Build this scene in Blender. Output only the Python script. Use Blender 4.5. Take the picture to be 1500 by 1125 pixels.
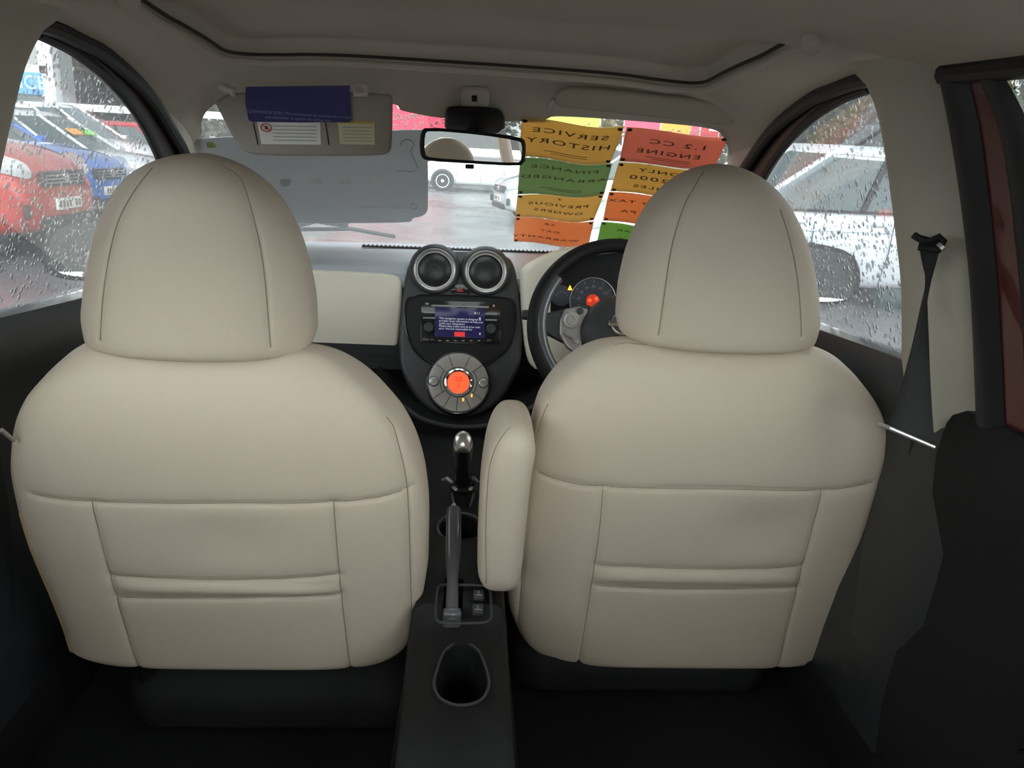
import bpy, bmesh, math, random
import numpy as np
from mathutils import Vector, Matrix
random.seed(4)
C = bpy.context.scene.collection
for o in list(bpy.data.objects): bpy.data.objects.remove(o)

# ------------------------------------------------------------------ camera
F = 1083.0; CX, CY = 750.0, 562.5            # focal length and centre for the 1500x1125 frame
CAM = np.array([0, 0, 1.25])
VX, VY, ROLL = 685.0, 222.0, math.radians(2.0)
v = np.array([VX-CX, CY-VY, F]); v /= np.linalg.norm(v)
u = np.array([math.sin(ROLL), math.cos(ROLL), 0]); u -= u.dot(v)*v; u /= np.linalg.norm(u)
r = np.cross(u, v); r /= np.linalg.norm(r)
if r[0] < 0: r = -r
M3 = np.stack([r, v, u])                      # rows: world X, Y, Z expressed in (right, up, forward)
cd = bpy.data.cameras.new('camera'); cam = bpy.data.objects.new('camera', cd); C.objects.link(cam)
cd.sensor_fit = 'HORIZONTAL'; cd.sensor_width = 36; cd.lens = 36*F/1500; cd.clip_start = .02; cd.clip_end = 400
mw = Matrix.Identity(4)
for i in range(3):
    mw[i][0] = M3[i][0]; mw[i][1] = M3[i][1]; mw[i][2] = -M3[i][2]; mw[i][3] = CAM[i]
cam.matrix_world = mw
bpy.context.scene.camera = cam

# ------------------------------------------------------------------ light
sc = bpy.context.scene
sc.view_settings.view_transform = 'Standard'; sc.view_settings.look = 'None'
sc.view_settings.gamma = 1; sc.view_settings.use_curve_mapping = False
sc.view_settings.exposure = 0.14
SKY_FRONT, SKY_BACK = 1.0, 4.7  # sky raised behind the car to brighten the cabin through its rear glass
w = bpy.data.worlds.new('overcast_sky'); sc.world = w; w.use_nodes = True
nt = w.node_tree; nt.nodes.clear()
tc = nt.nodes.new('ShaderNodeTexCoord'); sp = nt.nodes.new('ShaderNodeSeparateXYZ')
mr = nt.nodes.new('ShaderNodeMapRange'); mr.interpolation_type = 'SMOOTHSTEP'
mr.inputs['From Min'].default_value = .15; mr.inputs['From Max'].default_value = -.75
mr.inputs['To Min'].default_value = SKY_FRONT; mr.inputs['To Max'].default_value = SKY_BACK
bg = nt.nodes.new('ShaderNodeBackground'); bg.inputs[0].default_value = (.97, .985, 1, 1)
ow = nt.nodes.new('ShaderNodeOutputWorld')
nt.links.new(tc.outputs['Generated'], sp.inputs[0]); nt.links.new(sp.outputs['Y'], mr.inputs['Value'])
nt.links.new(mr.outputs[0], bg.inputs[1]); nt.links.new(bg.outputs[0], ow.inputs[0])
sd = bpy.data.lights.new('cabin_fill_sun', 'SUN'); sd.energy = 2.4; sd.angle = math.radians(40); sd.color = (1, .97, .93)  # soft low sun added behind the car to fill the cabin
so = bpy.data.objects.new('cabin_fill_sun', sd); C.objects.link(so)
so.rotation_euler = Vector((0.05, 1, -.27)).to_track_quat('-Z', 'Y').to_euler(); so.location = (0, -6, 5)

# ------------------------------------------------------------------ measuring helpers
def ray(px, py): return M3 @ np.array([(px-CX)/F, (CY-py)/F, 1.0])
def hit(px, py, p0, n):
    d = ray(px, py); n = np.array(n, float)
    return CAM + d*(np.dot(np.array(p0)-CAM, n)/np.dot(d, n))
def atY(px, py, y): return hit(px, py, (0, y, 0), (0, 1, 0))
def atZ(px, py, z=0): return hit(px, py, (0, 0, z), (0, 0, 1))
def sidex(z): return .70-(z-.95)*.35
def SP(s, y, z, d=0):                          # a point on the leaning side wall, d inboard
    return (s*(sidex(z)-d), y, z)

# ------------------------------------------------------------------ materials
def mat(name, col, rough=.6, metal=0, emis=None, estr=1, bump=0, bscale=300, var=0, coat=0, spec=.5, trans=0, ior=1.45, sheen=0):
    m = bpy.data.materials.new(name); m.use_nodes = True
    n = m.node_tree; b = n.nodes['Principled BSDF']
    b.inputs['Base Color'].default_value = (*col, 1); b.inputs['Roughness'].default_value = rough
    b.inputs['Metallic'].default_value = metal; b.inputs['Specular IOR Level'].default_value = spec
    b.inputs['Coat Weight'].default_value = coat; b.inputs['Transmission Weight'].default_value = trans
    b.inputs['IOR'].default_value = ior; b.inputs['Sheen Weight'].default_value = sheen
    if emis: b.inputs['Emission Color'].default_value = (*emis, 1); b.inputs['Emission Strength'].default_value = estr
    t = n.nodes.new('ShaderNodeTexCoord')
    if var:
        q = n.nodes.new('ShaderNodeTexNoise'); q.inputs['Scale'].default_value = 7; q.inputs['Detail'].default_value = 5
        cr = n.nodes.new('ShaderNodeMix'); cr.data_type = 'RGBA'
        cr.inputs['A'].default_value = (*[c*(1-var) for c in col], 1); cr.inputs['B'].default_value = (*[min(1, c*(1+var)) for c in col], 1)
        n.links.new(t.outputs['Object'], q.inputs['Vector']); n.links.new(q.outputs['Fac'], cr.inputs['Factor'])
        n.links.new(cr.outputs['Result'], b.inputs['Base Color'])
    if bump:
        q = n.nodes.new('ShaderNodeTexNoise'); q.inputs['Scale'].default_value = bscale; q.inputs['Detail'].default_value = 3
        bp = n.nodes.new('ShaderNodeBump'); bp.inputs['Strength'].default_value = bump; bp.inputs['Distance'].default_value = .002
        n.links.new(t.outputs['Object'], q.inputs['Vector']); n.links.new(q.outputs['Fac'], bp.inputs['Height'])
        n.links.new(bp.outputs['Normal'], b.inputs['Normal'])
    return m
def glassmat(name, tint=(.95, .98, .98), film=.05, gloss=.5, filmcol=(.8, .83, .85)):
    m = bpy.data.materials.new(name); m.use_nodes = True; n = m.node_tree; n.nodes.clear()
    tr = n.nodes.new('ShaderNodeBsdfTransparent'); tr.inputs[0].default_value = (*tint, 1)
    gl = n.nodes.new('ShaderNodeBsdfGlossy'); gl.inputs['Roughness'].default_value = .02
    df = n.nodes.new('ShaderNodeBsdfTranslucent'); df.inputs[0].default_value = (*filmcol, 1)
    fr = n.nodes.new('ShaderNodeFresnel'); fr.inputs[0].default_value = 1.35
    mu = n.nodes.new('ShaderNodeMath'); mu.operation = 'MULTIPLY'; mu.inputs[1].default_value = gloss
    m1 = n.nodes.new('ShaderNodeMixShader'); m2 = n.nodes.new('ShaderNodeMixShader'); m1.inputs[0].default_value = film
    out = n.nodes.new('ShaderNodeOutputMaterial')
    n.links.new(tr.outputs[0], m1.inputs[1]); n.links.new(df.outputs[0], m1.inputs[2])
    n.links.new(fr.outputs[0], mu.inputs[0]); n.links.new(mu.outputs[0], m2.inputs[0])
    n.links.new(m1.outputs[0], m2.inputs[1]); n.links.new(gl.outputs[0], m2.inputs[2]); n.links.new(m2.outputs[0], out.inputs[0])
    return m
MT = dict(
    cream=mat('cream_leatherette', (.64, .555, .45), .52, bump=.25, bscale=900, var=.02, spec=.35),
    creamseam=mat('cream_stitching', (.30, .26, .20), .8),
    tan=mat('tan_edge_binding', (.42, .30, .17), .8),
    liner=mat('beige_headliner', (.62, .57, .505), .95, bump=.3, bscale=1200, var=.02, spec=.1),
    blind=mat('beige_roof_blind', (.62, .57, .505), .95, bump=.3, bscale=1500, spec=.1),
    pillar=mat('beige_pillar_plastic', (.52, .49, .415), .6, bump=.15, bscale=900, spec=.3),
    creamplastic=mat('cream_dash_plastic', (.76, .72, .61), .55, bump=.2, bscale=900),
    greydash=mat('blue_grey_dash_plastic', (.47, .49, .53), .4, bump=.3, bscale=1000),
    stack=mat('charcoal_dash_plastic', (.045, .047, .05), .42, bump=.2, bscale=1200),
    gloss=mat('piano_black_plastic', (.012, .012, .013), .16, coat=.4),
    black=mat('black_plastic', (.010, .010, .0105), .55, spec=.3, bump=.2, bscale=700),
    door=mat('charcoal_door_plastic', (.040, .042, .046), .32, bump=.25, bscale=700),
    carpet=mat('black_carpet', (.016, .016, .017), .95, bump=.8, bscale=500, spec=.1),
    fabric=mat('black_seat_fabric', (.026, .026, .027), .9, bump=.6, bscale=900, spec=.15),
    rubber=mat('black_rubber_seal', (.02, .02, .022), .5),
    silver=mat('satin_silver_plastic', (.45, .44, .43), .35, metal=.6),
    dial=mat('warm_silver_plastic', (.42, .395, .37), .4, metal=.35),
    chrome=mat('chrome', (.85, .85, .86), .08, metal=1),
    mirror=mat('mirror_silvering', (.92, .93, .93), .01, metal=1),
    redpaint=mat('dark_red_car_paint', (.10, .012, .014), .3, coat=.6),
    belt=mat('black_seatbelt_webbing', (.022, .022, .023), .8, bump=.5, bscale=1500),
    white=mat('white_label', (.8, .8, .76), .6),
    dark=mat('dark_groove', (.006, .006, .006), .8),
    navy=mat('navy_label_vinyl', (.018, .014, .14), .4),
    labeltext=mat('pale_blue_lettering', (.25, .25, .42), .6),
    yellowlabel=mat('pale_yellow_label', (.62, .60, .40), .6),
    ink=mat('black_marker_ink', (.15, .115, .06), .7),
    red=mat('red_lettering', (.6, .03, .03), .5),
    whiteglow=mat('white_screen_lettering', (.5, .5, .55), .5, emis=(.75, .75, .9), estr=.35),
    greyink=mat('grey_button_marking', (.28, .28, .29), .6),
    hazard=mat('red_hazard_marking', (.30, .02, .02), .4),
    screen=mat('navy_screen', (.01, .01, .04), .15, emis=(.02, .018, .08), estr=.45),
    redbutton=mat('red_screen_button', (.5, .03, .03), .3, emis=(.8, .05, .04), estr=.5),
    orange=mat('glowing_orange_display', (.7, .08, .02), .4, emis=(1, .13, .045), estr=.85),
    orangedark=mat('dark_display_segments', (.45, .04, .015), .5, emis=(.7, .04, .015), estr=.5),
    amber=mat('glowing_amber_lamp', (1, .5, .05), .4, emis=(1, .45, .03), estr=1.6),
    redlamp=mat('glowing_red_lamp', (1, .02, .05), .4, emis=(1, .02, .05), estr=1.6),
    gaugeface=mat('dark_gauge_face', (.05, .055, .07), .4),
    maroon=mat('dark_maroon_door_frame', (.035, .014, .014), .4),
    groove=mat('lip_crease_shade', (.05, .04, .032), .8),  # dark brown strip that paints the shade in the sunroof lip crease
    vent=mat('black_vent_plastic', (.018, .018, .02), .34),
    glass=glassmat('wet_window_glass', film=.055),
    wind=glassmat('windscreen_glass', film=.05, tint=(.93, .97, .96), gloss=.25),
    water=mat('rain_water', (1, 1, 1), .0, trans=1, ior=1.33),
)

# ------------------------------------------------------------------ object helpers
def link(name, me, m=None, parent=None, smooth=True, auto=35):
    o = bpy.data.objects.new(name, me); C.objects.link(o)
    if m is not None: me.materials.append(m)
    if smooth and len(me.polygons):
        me.polygons.foreach_set('use_smooth', [True]*len(me.polygons))
        try: me.set_sharp_from_angle(angle=math.radians(auto))
        except Exception: pass
    if parent is not None:
        o.parent = parent
        if parent.location.length or parent.rotation_euler[2]:
            o.matrix_parent_inverse = Matrix.Identity(4)
    return o
def mesh(name, vs, fs, m=None, parent=None, smooth=True, auto=35):
    me = bpy.data.meshes.new(name); me.from_pydata([tuple(map(float, q)) for q in vs], [], fs); me.update()
    bm = bmesh.new(); bm.from_mesh(me); bmesh.ops.recalc_face_normals(bm, faces=bm.faces); bm.to_mesh(me); bm.free()
    return link(name, me, m, parent, smooth, auto)
def tag(o, label=None, cat=None, group=None, kind=None):
    if label: o['label'] = label
    if cat: o['category'] = cat
    if group: o['group'] = group
    if kind: o['kind'] = kind
    return o
def struct(o): o['kind'] = 'structure'; return o
def empty(name, loc, label, cat, group=None, rz=0):
    o = bpy.data.objects.new(name, None); C.objects.link(o); o.location = tuple(map(float, loc)); o.rotation_euler = (0, 0, rz)
    o.empty_display_size = .1
    bpy.context.view_layer.update()
    return tag(o, label, cat, group)
def adopt(root, *objs):                        # parent world-built parts under a root that may be moved
    bpy.context.view_layer.update()
    for o in objs:
        o.parent = root; o.matrix_parent_inverse = root.matrix_world.inverted()
class MB:
    def __init__(s): s.v = []; s.f = []
    def add(s, vs, fs):
        k = len(s.v); s.v += [tuple(map(float, q)) for q in vs]; s.f += [tuple(i+k for i in f) for f in fs]; return s
    def box(s, c, d, rot=None):
        vs = [Vector((x*d[0]/2, y*d[1]/2, z*d[2]/2)) for x in (-1, 1) for y in (-1, 1) for z in (-1, 1)]
        if rot is not None: vs = [rot @ q for q in vs]
        vs = [q+Vector(c) for q in vs]
        return s.add(vs, [(0, 1, 3, 2), (4, 6, 7, 5), (0, 4, 5, 1), (2, 3, 7, 6), (0, 2, 6, 4), (1, 5, 7, 3)])
    def tube(s, pts, rad, n=10, closed=False, flat=None):
        pts = [Vector(tuple(map(float, p))) for p in pts]; N = len(pts); vs = []; prev = None
        for i, p in enumerate(pts):
            if closed: t = pts[(i+1) % N]-pts[i-1]
            else: t = pts[min(i+1, N-1)]-pts[max(i-1, 0)]
            t.normalize()
            if prev is None:
                a = Vector((0, 0, 1)) if abs(t.z) < .9 else Vector((1, 0, 0)); a = (a-t*a.dot(t)).normalized()
            else: a = (prev-t*prev.dot(t)).normalized()
            prev = a; b = t.cross(a); rr = rad[i] if hasattr(rad, '__len__') else rad
            for k in range(n):
                g = 2*math.pi*k/n; vs.append(p+(a*math.cos(g)+b*math.sin(g))*rr)
        fs = []
        for i in range(N if closed else N-1):
            j = (i+1) % N
            for k in range(n): fs.append((i*n+k, i*n+(k+1) % n, j*n+(k+1) % n, j*n+k))
        if not closed: fs += [tuple(range(n))[::-1], tuple((N-1)*n+k for k in range(n))]
        return s.add(vs, fs)
    def lathe(s, prof, o, nrm, n=40, up=(0, 0, 1)):
        o = Vector(tuple(map(float, o))); nrm = Vector(tuple(map(float, nrm))).normalized(); a = Vector(up); a = (a-nrm*a.dot(nrm)).normalized(); b = nrm.cross(a)
        vs = []; N = len(prof)
        for rr, h in prof:
            for k in range(n):
                g = 2*math.pi*k/n; vs.append(o+nrm*h+(a*math.cos(g)+b*math.sin(g))*rr)
        fs = []
        for i in range(N-1):
            for k in range(n): fs.append((i*n+k, i*n+(k+1) % n, (i+1)*n+(k+1) % n, (i+1)*n+k))
        fs += [tuple(range(n)), tuple((N-1)*n+k for k in range(n))[::-1]]
        return s.add(vs, fs)
    def build(s, name, m=None, parent=None, smooth=True, auto=35, bevel=0, seg=3):
        me = bpy.data.meshes.new(name); me.from_pydata(s.v, [], s.f); me.update()
        bm = bmesh.new(); bm.from_mesh(me); bmesh.ops.remove_doubles(bm, verts=bm.verts, dist=1e-6)
        bmesh.ops.recalc_face_normals(bm, faces=bm.faces)
        if bevel:
            es = [e for e in bm.edges if len(e.link_faces) == 2 and e.calc_face_angle(0) > .5]
            bmesh.ops.bevel(bm, geom=es, offset=bevel, segments=seg, profile=.5, affect='EDGES', clamp_overlap=True)
        bm.to_mesh(me); bm.free()
        return link(name, me, m, parent, smooth, auto)
def smoothpoly(pts, it=2, closed=True):
    for _ in range(it):
        out = []; n = len(pts)
        rng = range(n) if closed else range(n-1)
        if not closed: out.append(tuple(pts[0]))
        for i in rng:
            a = np.array(pts[i], float); b = np.array(pts[(i+1) % n], float)
            out.append(tuple(a*.75+b*.25)); out.append(tuple(a*.25+b*.75))
        if not closed: out.append(tuple(pts[-1]))
        pts = out
    return pts
def catmull(pts, n=8, closed=False):
    P = [np.array(p, float) for p in pts]; N = len(P); out = []
    for i in range(N if closed else N-1):
        p0 = P[i-1] if (closed or i > 0) else 2*P[0]-P[1]; p1 = P[i]; p2 = P[(i+1) % N]
        p3 = P[(i+2) % N] if (closed or i+2 < N) else 2*P[-1]-P[-2]
        for k in range(n):
            t = k/n; out.append(.5*((2*p1)+(-p0+p2)*t+(2*p0-5*p1+4*p2-p3)*t*t+(-p0+3*p1-3*p2+p3)*t**3))
    if not closed: out.append(P[-1])
    return out
def plate(name, px, p0, n, thick, m, parent=None, sm=2, bevel=.002, seg=2, lift=0, closed=True):
    """solid plate: outline measured in the photo, laid on the real plane (p0, n); n points to the viewer; thickness goes away from n"""
    n = np.array(n, float); n /= np.linalg.norm(n)
    p0 = np.array(p0, float)+n*lift
    pts = [hit(x, y, p0, n) for x, y in (smoothpoly(px, sm) if sm else px)]
    k = len(pts); vs = pts+[q-n*thick for q in pts]
    fs = [tuple(range(k)), tuple(range(2*k-1, k-1, -1))]+[(i, i+k, (i+1) % k+k, (i+1) % k) for i in range(k)]
    me = bpy.data.meshes.new(name); me.from_pydata([tuple(q) for q in vs], [], fs); me.update()
    bm = bmesh.new(); bm.from_mesh(me); bmesh.ops.recalc_face_normals(bm, faces=bm.faces)
    if bevel:
        es = [e for e in bm.edges if any(len(f.verts) == k for f in e.link_faces)]
        try: bmesh.ops.bevel(bm, geom=es, offset=bevel, segments=seg, profile=.5, affect='EDGES', clamp_overlap=True)
        except Exception: pass
    bm.to_mesh(me); bm.free()
    return link(name, me, m, parent)
def text(name, s, loc, xdir, nrm, size, m, parent=None, mirror=False, align='CENTER', depth=.0004, shear=0, space=1, bold=0):
    cu = bpy.data.curves.new('lettering', 'FONT'); cu.body = s; cu.size = size; cu.align_x = align; cu.align_y = 'CENTER'
    cu.extrude = depth; cu.shear = shear; cu.space_character = space; cu.space_line = .95; cu.offset = bold
    t = bpy.data.objects.new('tmp', cu); C.objects.link(t)
    dg = bpy.context.evaluated_depsgraph_get(); me = bpy.data.meshes.new_from_object(t.evaluated_get(dg)); bpy.data.objects.remove(t)
    x = Vector(tuple(map(float, xdir))).normalized(); z = Vector(tuple(map(float, nrm))).normalized(); x = (x-z*x.dot(z)).normalized(); y = z.cross(x)
    R = Matrix((x, y, z)).transposed()
    l = Vector(tuple(map(float, loc)))
    for q in me.vertices:
        c = q.co.copy()
        if mirror: c.x = -c.x
        q.co = R @ c + l
    me.materials.clear()
    return link(name, me, m, parent, smooth=False)
def grid(nu, nv, fn, name, m, parent=None, thick=0, auto=60):
    vs = [fn(i/(nu-1), j/(nv-1)) for j in range(nv) for i in range(nu)]
    fs = [(j*nu+i, j*nu+i+1, (j+1)*nu+i+1, (j+1)*nu+i) for j in range(nv-1) for i in range(nu-1)]
    o = mesh(name, vs, fs, m, parent, auto=auto)
    if thick:
        md = o.modifiers.new('solid', 'SOLIDIFY'); md.thickness = thick; md.offset = 0
    return o
def strip(A, B, name, m, parent=None, mid=None, bulge=None, thick=0, nseg=6, auto=60, fade=0):
    """surface lofted between two equal-length 3-D polylines, bulging by vector bulge"""
    n = len(A); vs = []; fs = []
    bulge = np.zeros(3) if bulge is None else np.array(bulge, float)
    for i in range(n):
        a = np.array(A[i], float); b = np.array(B[i], float)
        for k in range(nseg+1):
            t = k/nseg; g = 1.0
            if fade: g = min(1, i/fade, (n-1-i)/fade if fade > 0 else 1)
            vs.append(a*(1-t)+b*t+bulge*math.sin(math.pi*t)*g)
    for i in range(n-1):
        for k in range(nseg): fs.append((i*(nseg+1)+k, i*(nseg+1)+k+1, (i+1)*(nseg+1)+k+1, (i+1)*(nseg+1)+k))
    o = mesh(name, vs, fs, m, parent, auto=auto)
    if thick:
        md = o.modifiers.new('solid', 'SOLIDIFY'); md.thickness = thick; md.offset = 0
    return o
def resample(P, n):
    P = [np.array(p, float) for p in P]; d = [0]
    for i in range(1, len(P)): d.append(d[-1]+np.linalg.norm(P[i]-P[i-1]))
    t = np.linspace(0, d[-1], n); A = np.array(P)
    return [np.array([np.interp(q, d, A[:, k]) for k in range(A.shape[1])]) for q in t]

# ================================================================== CAR SHELL
# ---- floor, tunnel
fl = MB().box((0, .9, .225), (1.44, 3.2, .05)); struct(fl.build('floor', MT['carpet']))
# ---- side curves on the leaning side walls (y, z)
B_out = catmull([(-.55, 1.355), (.2, 1.350), (.7, 1.362), (.95, 1.370), (1.07, 1.374), (1.15, 1.368), (1.24, 1.358), (1.41, 1.318), (1.57, 1.257), (1.68, 1.208), (1.85, 1.11), (2.0, 1.0), (2.06, .95)], 8)
W_top = catmull([(1.066, 1.364), (1.12, 1.359), (1.17, 1.352), (1.27, 1.33), (1.39, 1.29), (1.50, 1.24), (1.62, 1.17), (1.76, 1.07), (1.89, .955)], 8)
W_back = catmull([(1.066, .992), (1.04, 1.10), (1.036, 1.18), (1.036, 1.28), (1.044, 1.33), (1.066, 1.364)], 8)
def ceil(x, y):                                # headliner height
    e = np.interp(y, [-.7, 0, .8, 1.1, 1.3, 1.46, 1.56, 1.66], [1.37, 1.405, 1.412, 1.413, 1.410, 1.402, 1.36, 1.325])
    return e
# windscreen plane
WS0 = np.array([0, 1.60, 1.325]); WS1 = np.array([0, 2.42, .945]); wd = (WS1-WS0)/np.linalg.norm(WS1-WS0)
WN = np.array([0, wd[2], -wd[1]]); WN = WN if WN[1] < 0 else -WN      # towards the cabin
def WS(px, py, off=0): return hit(px, py, WS0+WN*off, WN)
# ---- headliner: from left rail to right rail
def railz(y): return float(np.interp(y, [q[0] for q in B_out], [q[1] for q in B_out]))
def liner(uu, vv):
    y = -.62+vv*(1.50+.62)
    zr = railz(y); xr = sidex(zr)
    t = uu*2-1; x = t*xr
    zc = ceil(0, y); z = zr+(zc-zr)*(1-abs(t)**5)
    # sunroof recess with rolled lip
    hx, y0, y1, rad = .43, .55, 1.475, .09
    dx = abs(x)-(hx-rad); dy = abs(y-(y0+y1)/2)-((y1-y0)/2-rad)
    sd_ = math.hypot(max(dx, 0), max(dy, 0))+min(max(dx, dy), 0)-rad
    fade = min(1, max(0, (y-.98)/.25)); fade = fade*fade*(3-2*fade)
    s = min(1, max(0, (-sd_)/.012)); s = s*s*(3-2*s)
    z += fade*(s*.030)
    return (x, y, z)
hl = grid(260, 420, liner, 'ceiling', MT['liner'], thick=0, auto=80); struct(hl)
def roof_base(x, y):
    zr = railz(y); t = x/sidex(zr); return zr+(ceil(0, y)-zr)*(1-abs(t)**5)
for (ins, rr_, dz, mm_) in ((0.0, .0075, -.004, 'liner'), (.012, .0028, .003, 'groove')):
    pth = [(-.43+ins, 1.0)]+[(-.43+ins+.085-.085*math.cos(a), 1.475-ins-.085+.085*math.sin(a)) for a in np.linspace(0, math.pi/2, 12)]
    pth = pth+[(-x, y) for x, y in pth[::-1]]
    pth = resample(pth, 90); pts_ = []
    for i_, (x, y) in enumerate(pth): pts_.append((x, y, roof_base(x, y)+dz+.012*max(0, (1.18-y)/.18)**2))
    struct(MB().tube(pts_, rr_, 10).build('trim_%d' % (90 if ins else 91), MT[mm_]))
# header: strip from headliner front (y=1.50) to windscreen top edge
topx = np.linspace(-1, 1, 61)
wpx = [(296, 205), (297, 165), (318, 143), (340, 138), (573, 141), (585, 153), (600, 157), (640, 164), (700, 180), (800, 184), (930, 164), (1050, 178), (1066, 190), (1070, 240)]
# header lower edge, real shape measured across the screen
edge = [(-.60, 1.235), (-.55, 1.295), (-.50, 1.325), (-.46, 1.333), (-.3, 1.343), (-.155, 1.343), (-.139, 1.333), (-.10, 1.327), (-.05, 1.323), (.067, 1.323), (.15, 1.33), (.18, 1.338), (.336, 1.338), (.49, 1.333), (.54, 1.315), (.58, 1.28), (.61, 1.235)]
def ws_point(x, z, off=0):
    t = (z-WS0[2])/(WS1[2]-WS0[2]); q = WS0+(WS1-WS0)*t+WN*off; q[0] = x; return q
E = resample(catmull(edge, 8), 121)
A = []
for q in E:
    x = q[0]
    t = max(-1, min(1, x/.605)); zr = railz(1.50); zc = ceil(0, 1.50)
    xr = sidex(zr)
    A.append((t*xr, 1.50, zr+(zc-zr)*(1-abs(t)**5)))
Bp = [ws_point(q[0], q[1], .012) for q in E]
struct(strip(A, Bp, 'trim_1', MT['liner'], bulge=(0, .012, .006), nseg=10, fade=14))
# ---- A pillars, door frames, seals, B pillars (both sides)
def wsx(z): return float(np.interp(z, [.94, 1.0, 1.1, 1.2, 1.235, 1.285], [.66, .655, .645, .625, .608, .577]))
tn = 2
for s, sn in ((-1, 'left'), (1, 'right')):
    ap = [q for q in B_out if q[0] >= 1.455]
    ap = resample(ap, 30)
    Aa = [SP(s, q[0], q[1], .012) for q in ap]
    zz = np.linspace(1.285, .93, 30)
    Ba = [ws_point(s*wsx(z), z, .012) for z in zz]
    struct(strip(Aa, Ba, 'trim_%d' % tn, MT['liner'], bulge=(-s*.012, -.012, 0), nseg=8, fade=8)); tn += 1
    # door frame between outer seal and glass
    bo = [q for q in B_out if .60 <= q[0] <= 2.03]
    wt = [(.60, 1.362)]+[(q[0], q[1]) for q in W_top]
    bo_ = resample([q for q in bo if q[0] > 1.03], 50); wt_ = resample(wt[1:], 50)
    o = strip([SP(s, q[0], q[1]+.004, .0) for q in bo_], [SP(s, q[0], q[1]-.002, .0) for q in wt_], 'trim_%d' % tn, MT['maroon'], bulge=(s*-.004, 0, 0)); struct(o); tn += 1
    struct(MB().tube([SP(s, q[0], q[1], .012) for q in bo_], .012, 10).build('trim_%d' % tn, MT['rubber'])); tn += 1
    struct(MB().tube([SP(s, q[0], q[1], .004) for q in wt_], .008, 10).build('trim_%d' % tn, MT['rubber'])); tn += 1
    # B pillar trim (cream), bulging inboard
    wb = resample(W_back, 30)
    back = [(float(np.interp(q[1], [.93, 1.0, 1.1, 1.2, 1.3, 1.37], [.905, .895, .885, .885, .892, .905])), q[1]) for q in wb]
    f1 = [SP(s, q[0], q[1], .004) for q in wb]; f1 = [SP(s, 1.075, .90, .0)]+f1+[SP(s, 1.078, 1.386, .02)]
    b1 = [SP(s, q[0], q[1], .004) for q in back]; b1 = [SP(s, .91, .90, 0)]+b1+[SP(s, .91, 1.386, .02)]
    struct(strip(f1, b1, 'trim_%d' % tn, MT['pillar'], bulge=(-s*.04, 0, 0), nseg=14)); tn += 1
    # header piece above the B pillar joins the headliner
    # rear seal, painted rear door edge, second seal
    def vline(ylist, d=.0): return [SP(s, y, z, d) for y, z in catmull(ylist, 6)]
    struct(strip(vline([(.905, 1.360), (.895, 1.30), (.886, 1.2), (.886, 1.1), (.90, .95), (.91, .90)], .006), vline([(.858, 1.360), (.845, 1.30), (.838, 1.2), (.838, 1.1), (.845, .95), (.845, .90)], .004), 'trim_%d' % tn, MT['rubber'], bulge=(-s*.014, 0, 0))); tn += 1
    struct(strip(vline([(.885, 1.360), (.882, 1.30), (.878, 1.2), (.88, 1.1), (.89, .95), (.89, .90)]), vline([(.835, 1.360), (.800, 1.30), (.785, 1.2), (.782, 1.1), (.79, .95), (.79, .90)], 0), 'trim_%d' % tn, MT['redpaint'], bulge=(-s*.003, 0, 0))); tn += 1
    struct(strip(vline([(.840, 1.360), (.811, 1.30), (.800, 1.2), (.798, 1.1), (.806, .95), (.806, .90)], .006), vline([(.80, 1.360), (.765, 1.30), (.755, 1.2), (.755, 1.1), (.76, .95), (.76, .90)], .006), 'trim_%d' % tn, MT['rubber'], bulge=(-s*.010, 0, 0))); tn += 1
    # dark rail over the rear door and the C pillar
    struct(MB().tube([SP(s, y, railz(y)-.002, .006) for y in np.linspace(.895, -.15, 24)], .013, 10).build('trim_%d' % tn, MT['rubber'])); tn += 1
    struct(strip([SP(s, -.10, 1.37), SP(s, -.14, 1.2), SP(s, -.22, .93)], [SP(s, -.30, 1.36), SP(s, -.40, 1.2), SP(s, -.50, .93)], 'trim_%d' % tn, MT['pillar'], bulge=(-s*.02, 0, 0), thick=.01)); tn += 1
# rear end: parcel area and hatch frame
struct(MB().box((0, -.66, .62), (1.38, .06, .72)).build('wall_rear', MT['fabric'], bevel=.01))
struct(MB().tube([(-.56, -.60, 1.36), (-.3, -.62, 1.378), (.3, -.62, 1.378), (.56, -.60, 1.36)], .02, 10).build('trim_%d' % tn, MT['liner'])); tn += 1
for s in (-1, 1):
    struct(MB().tube([(s*.555, -.60, 1.36), (s*.60, -.64, 1.2), (s*.68, -.68, .96)], .03, 10).build('trim_%d' % tn, MT['liner'])); tn += 1
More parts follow.
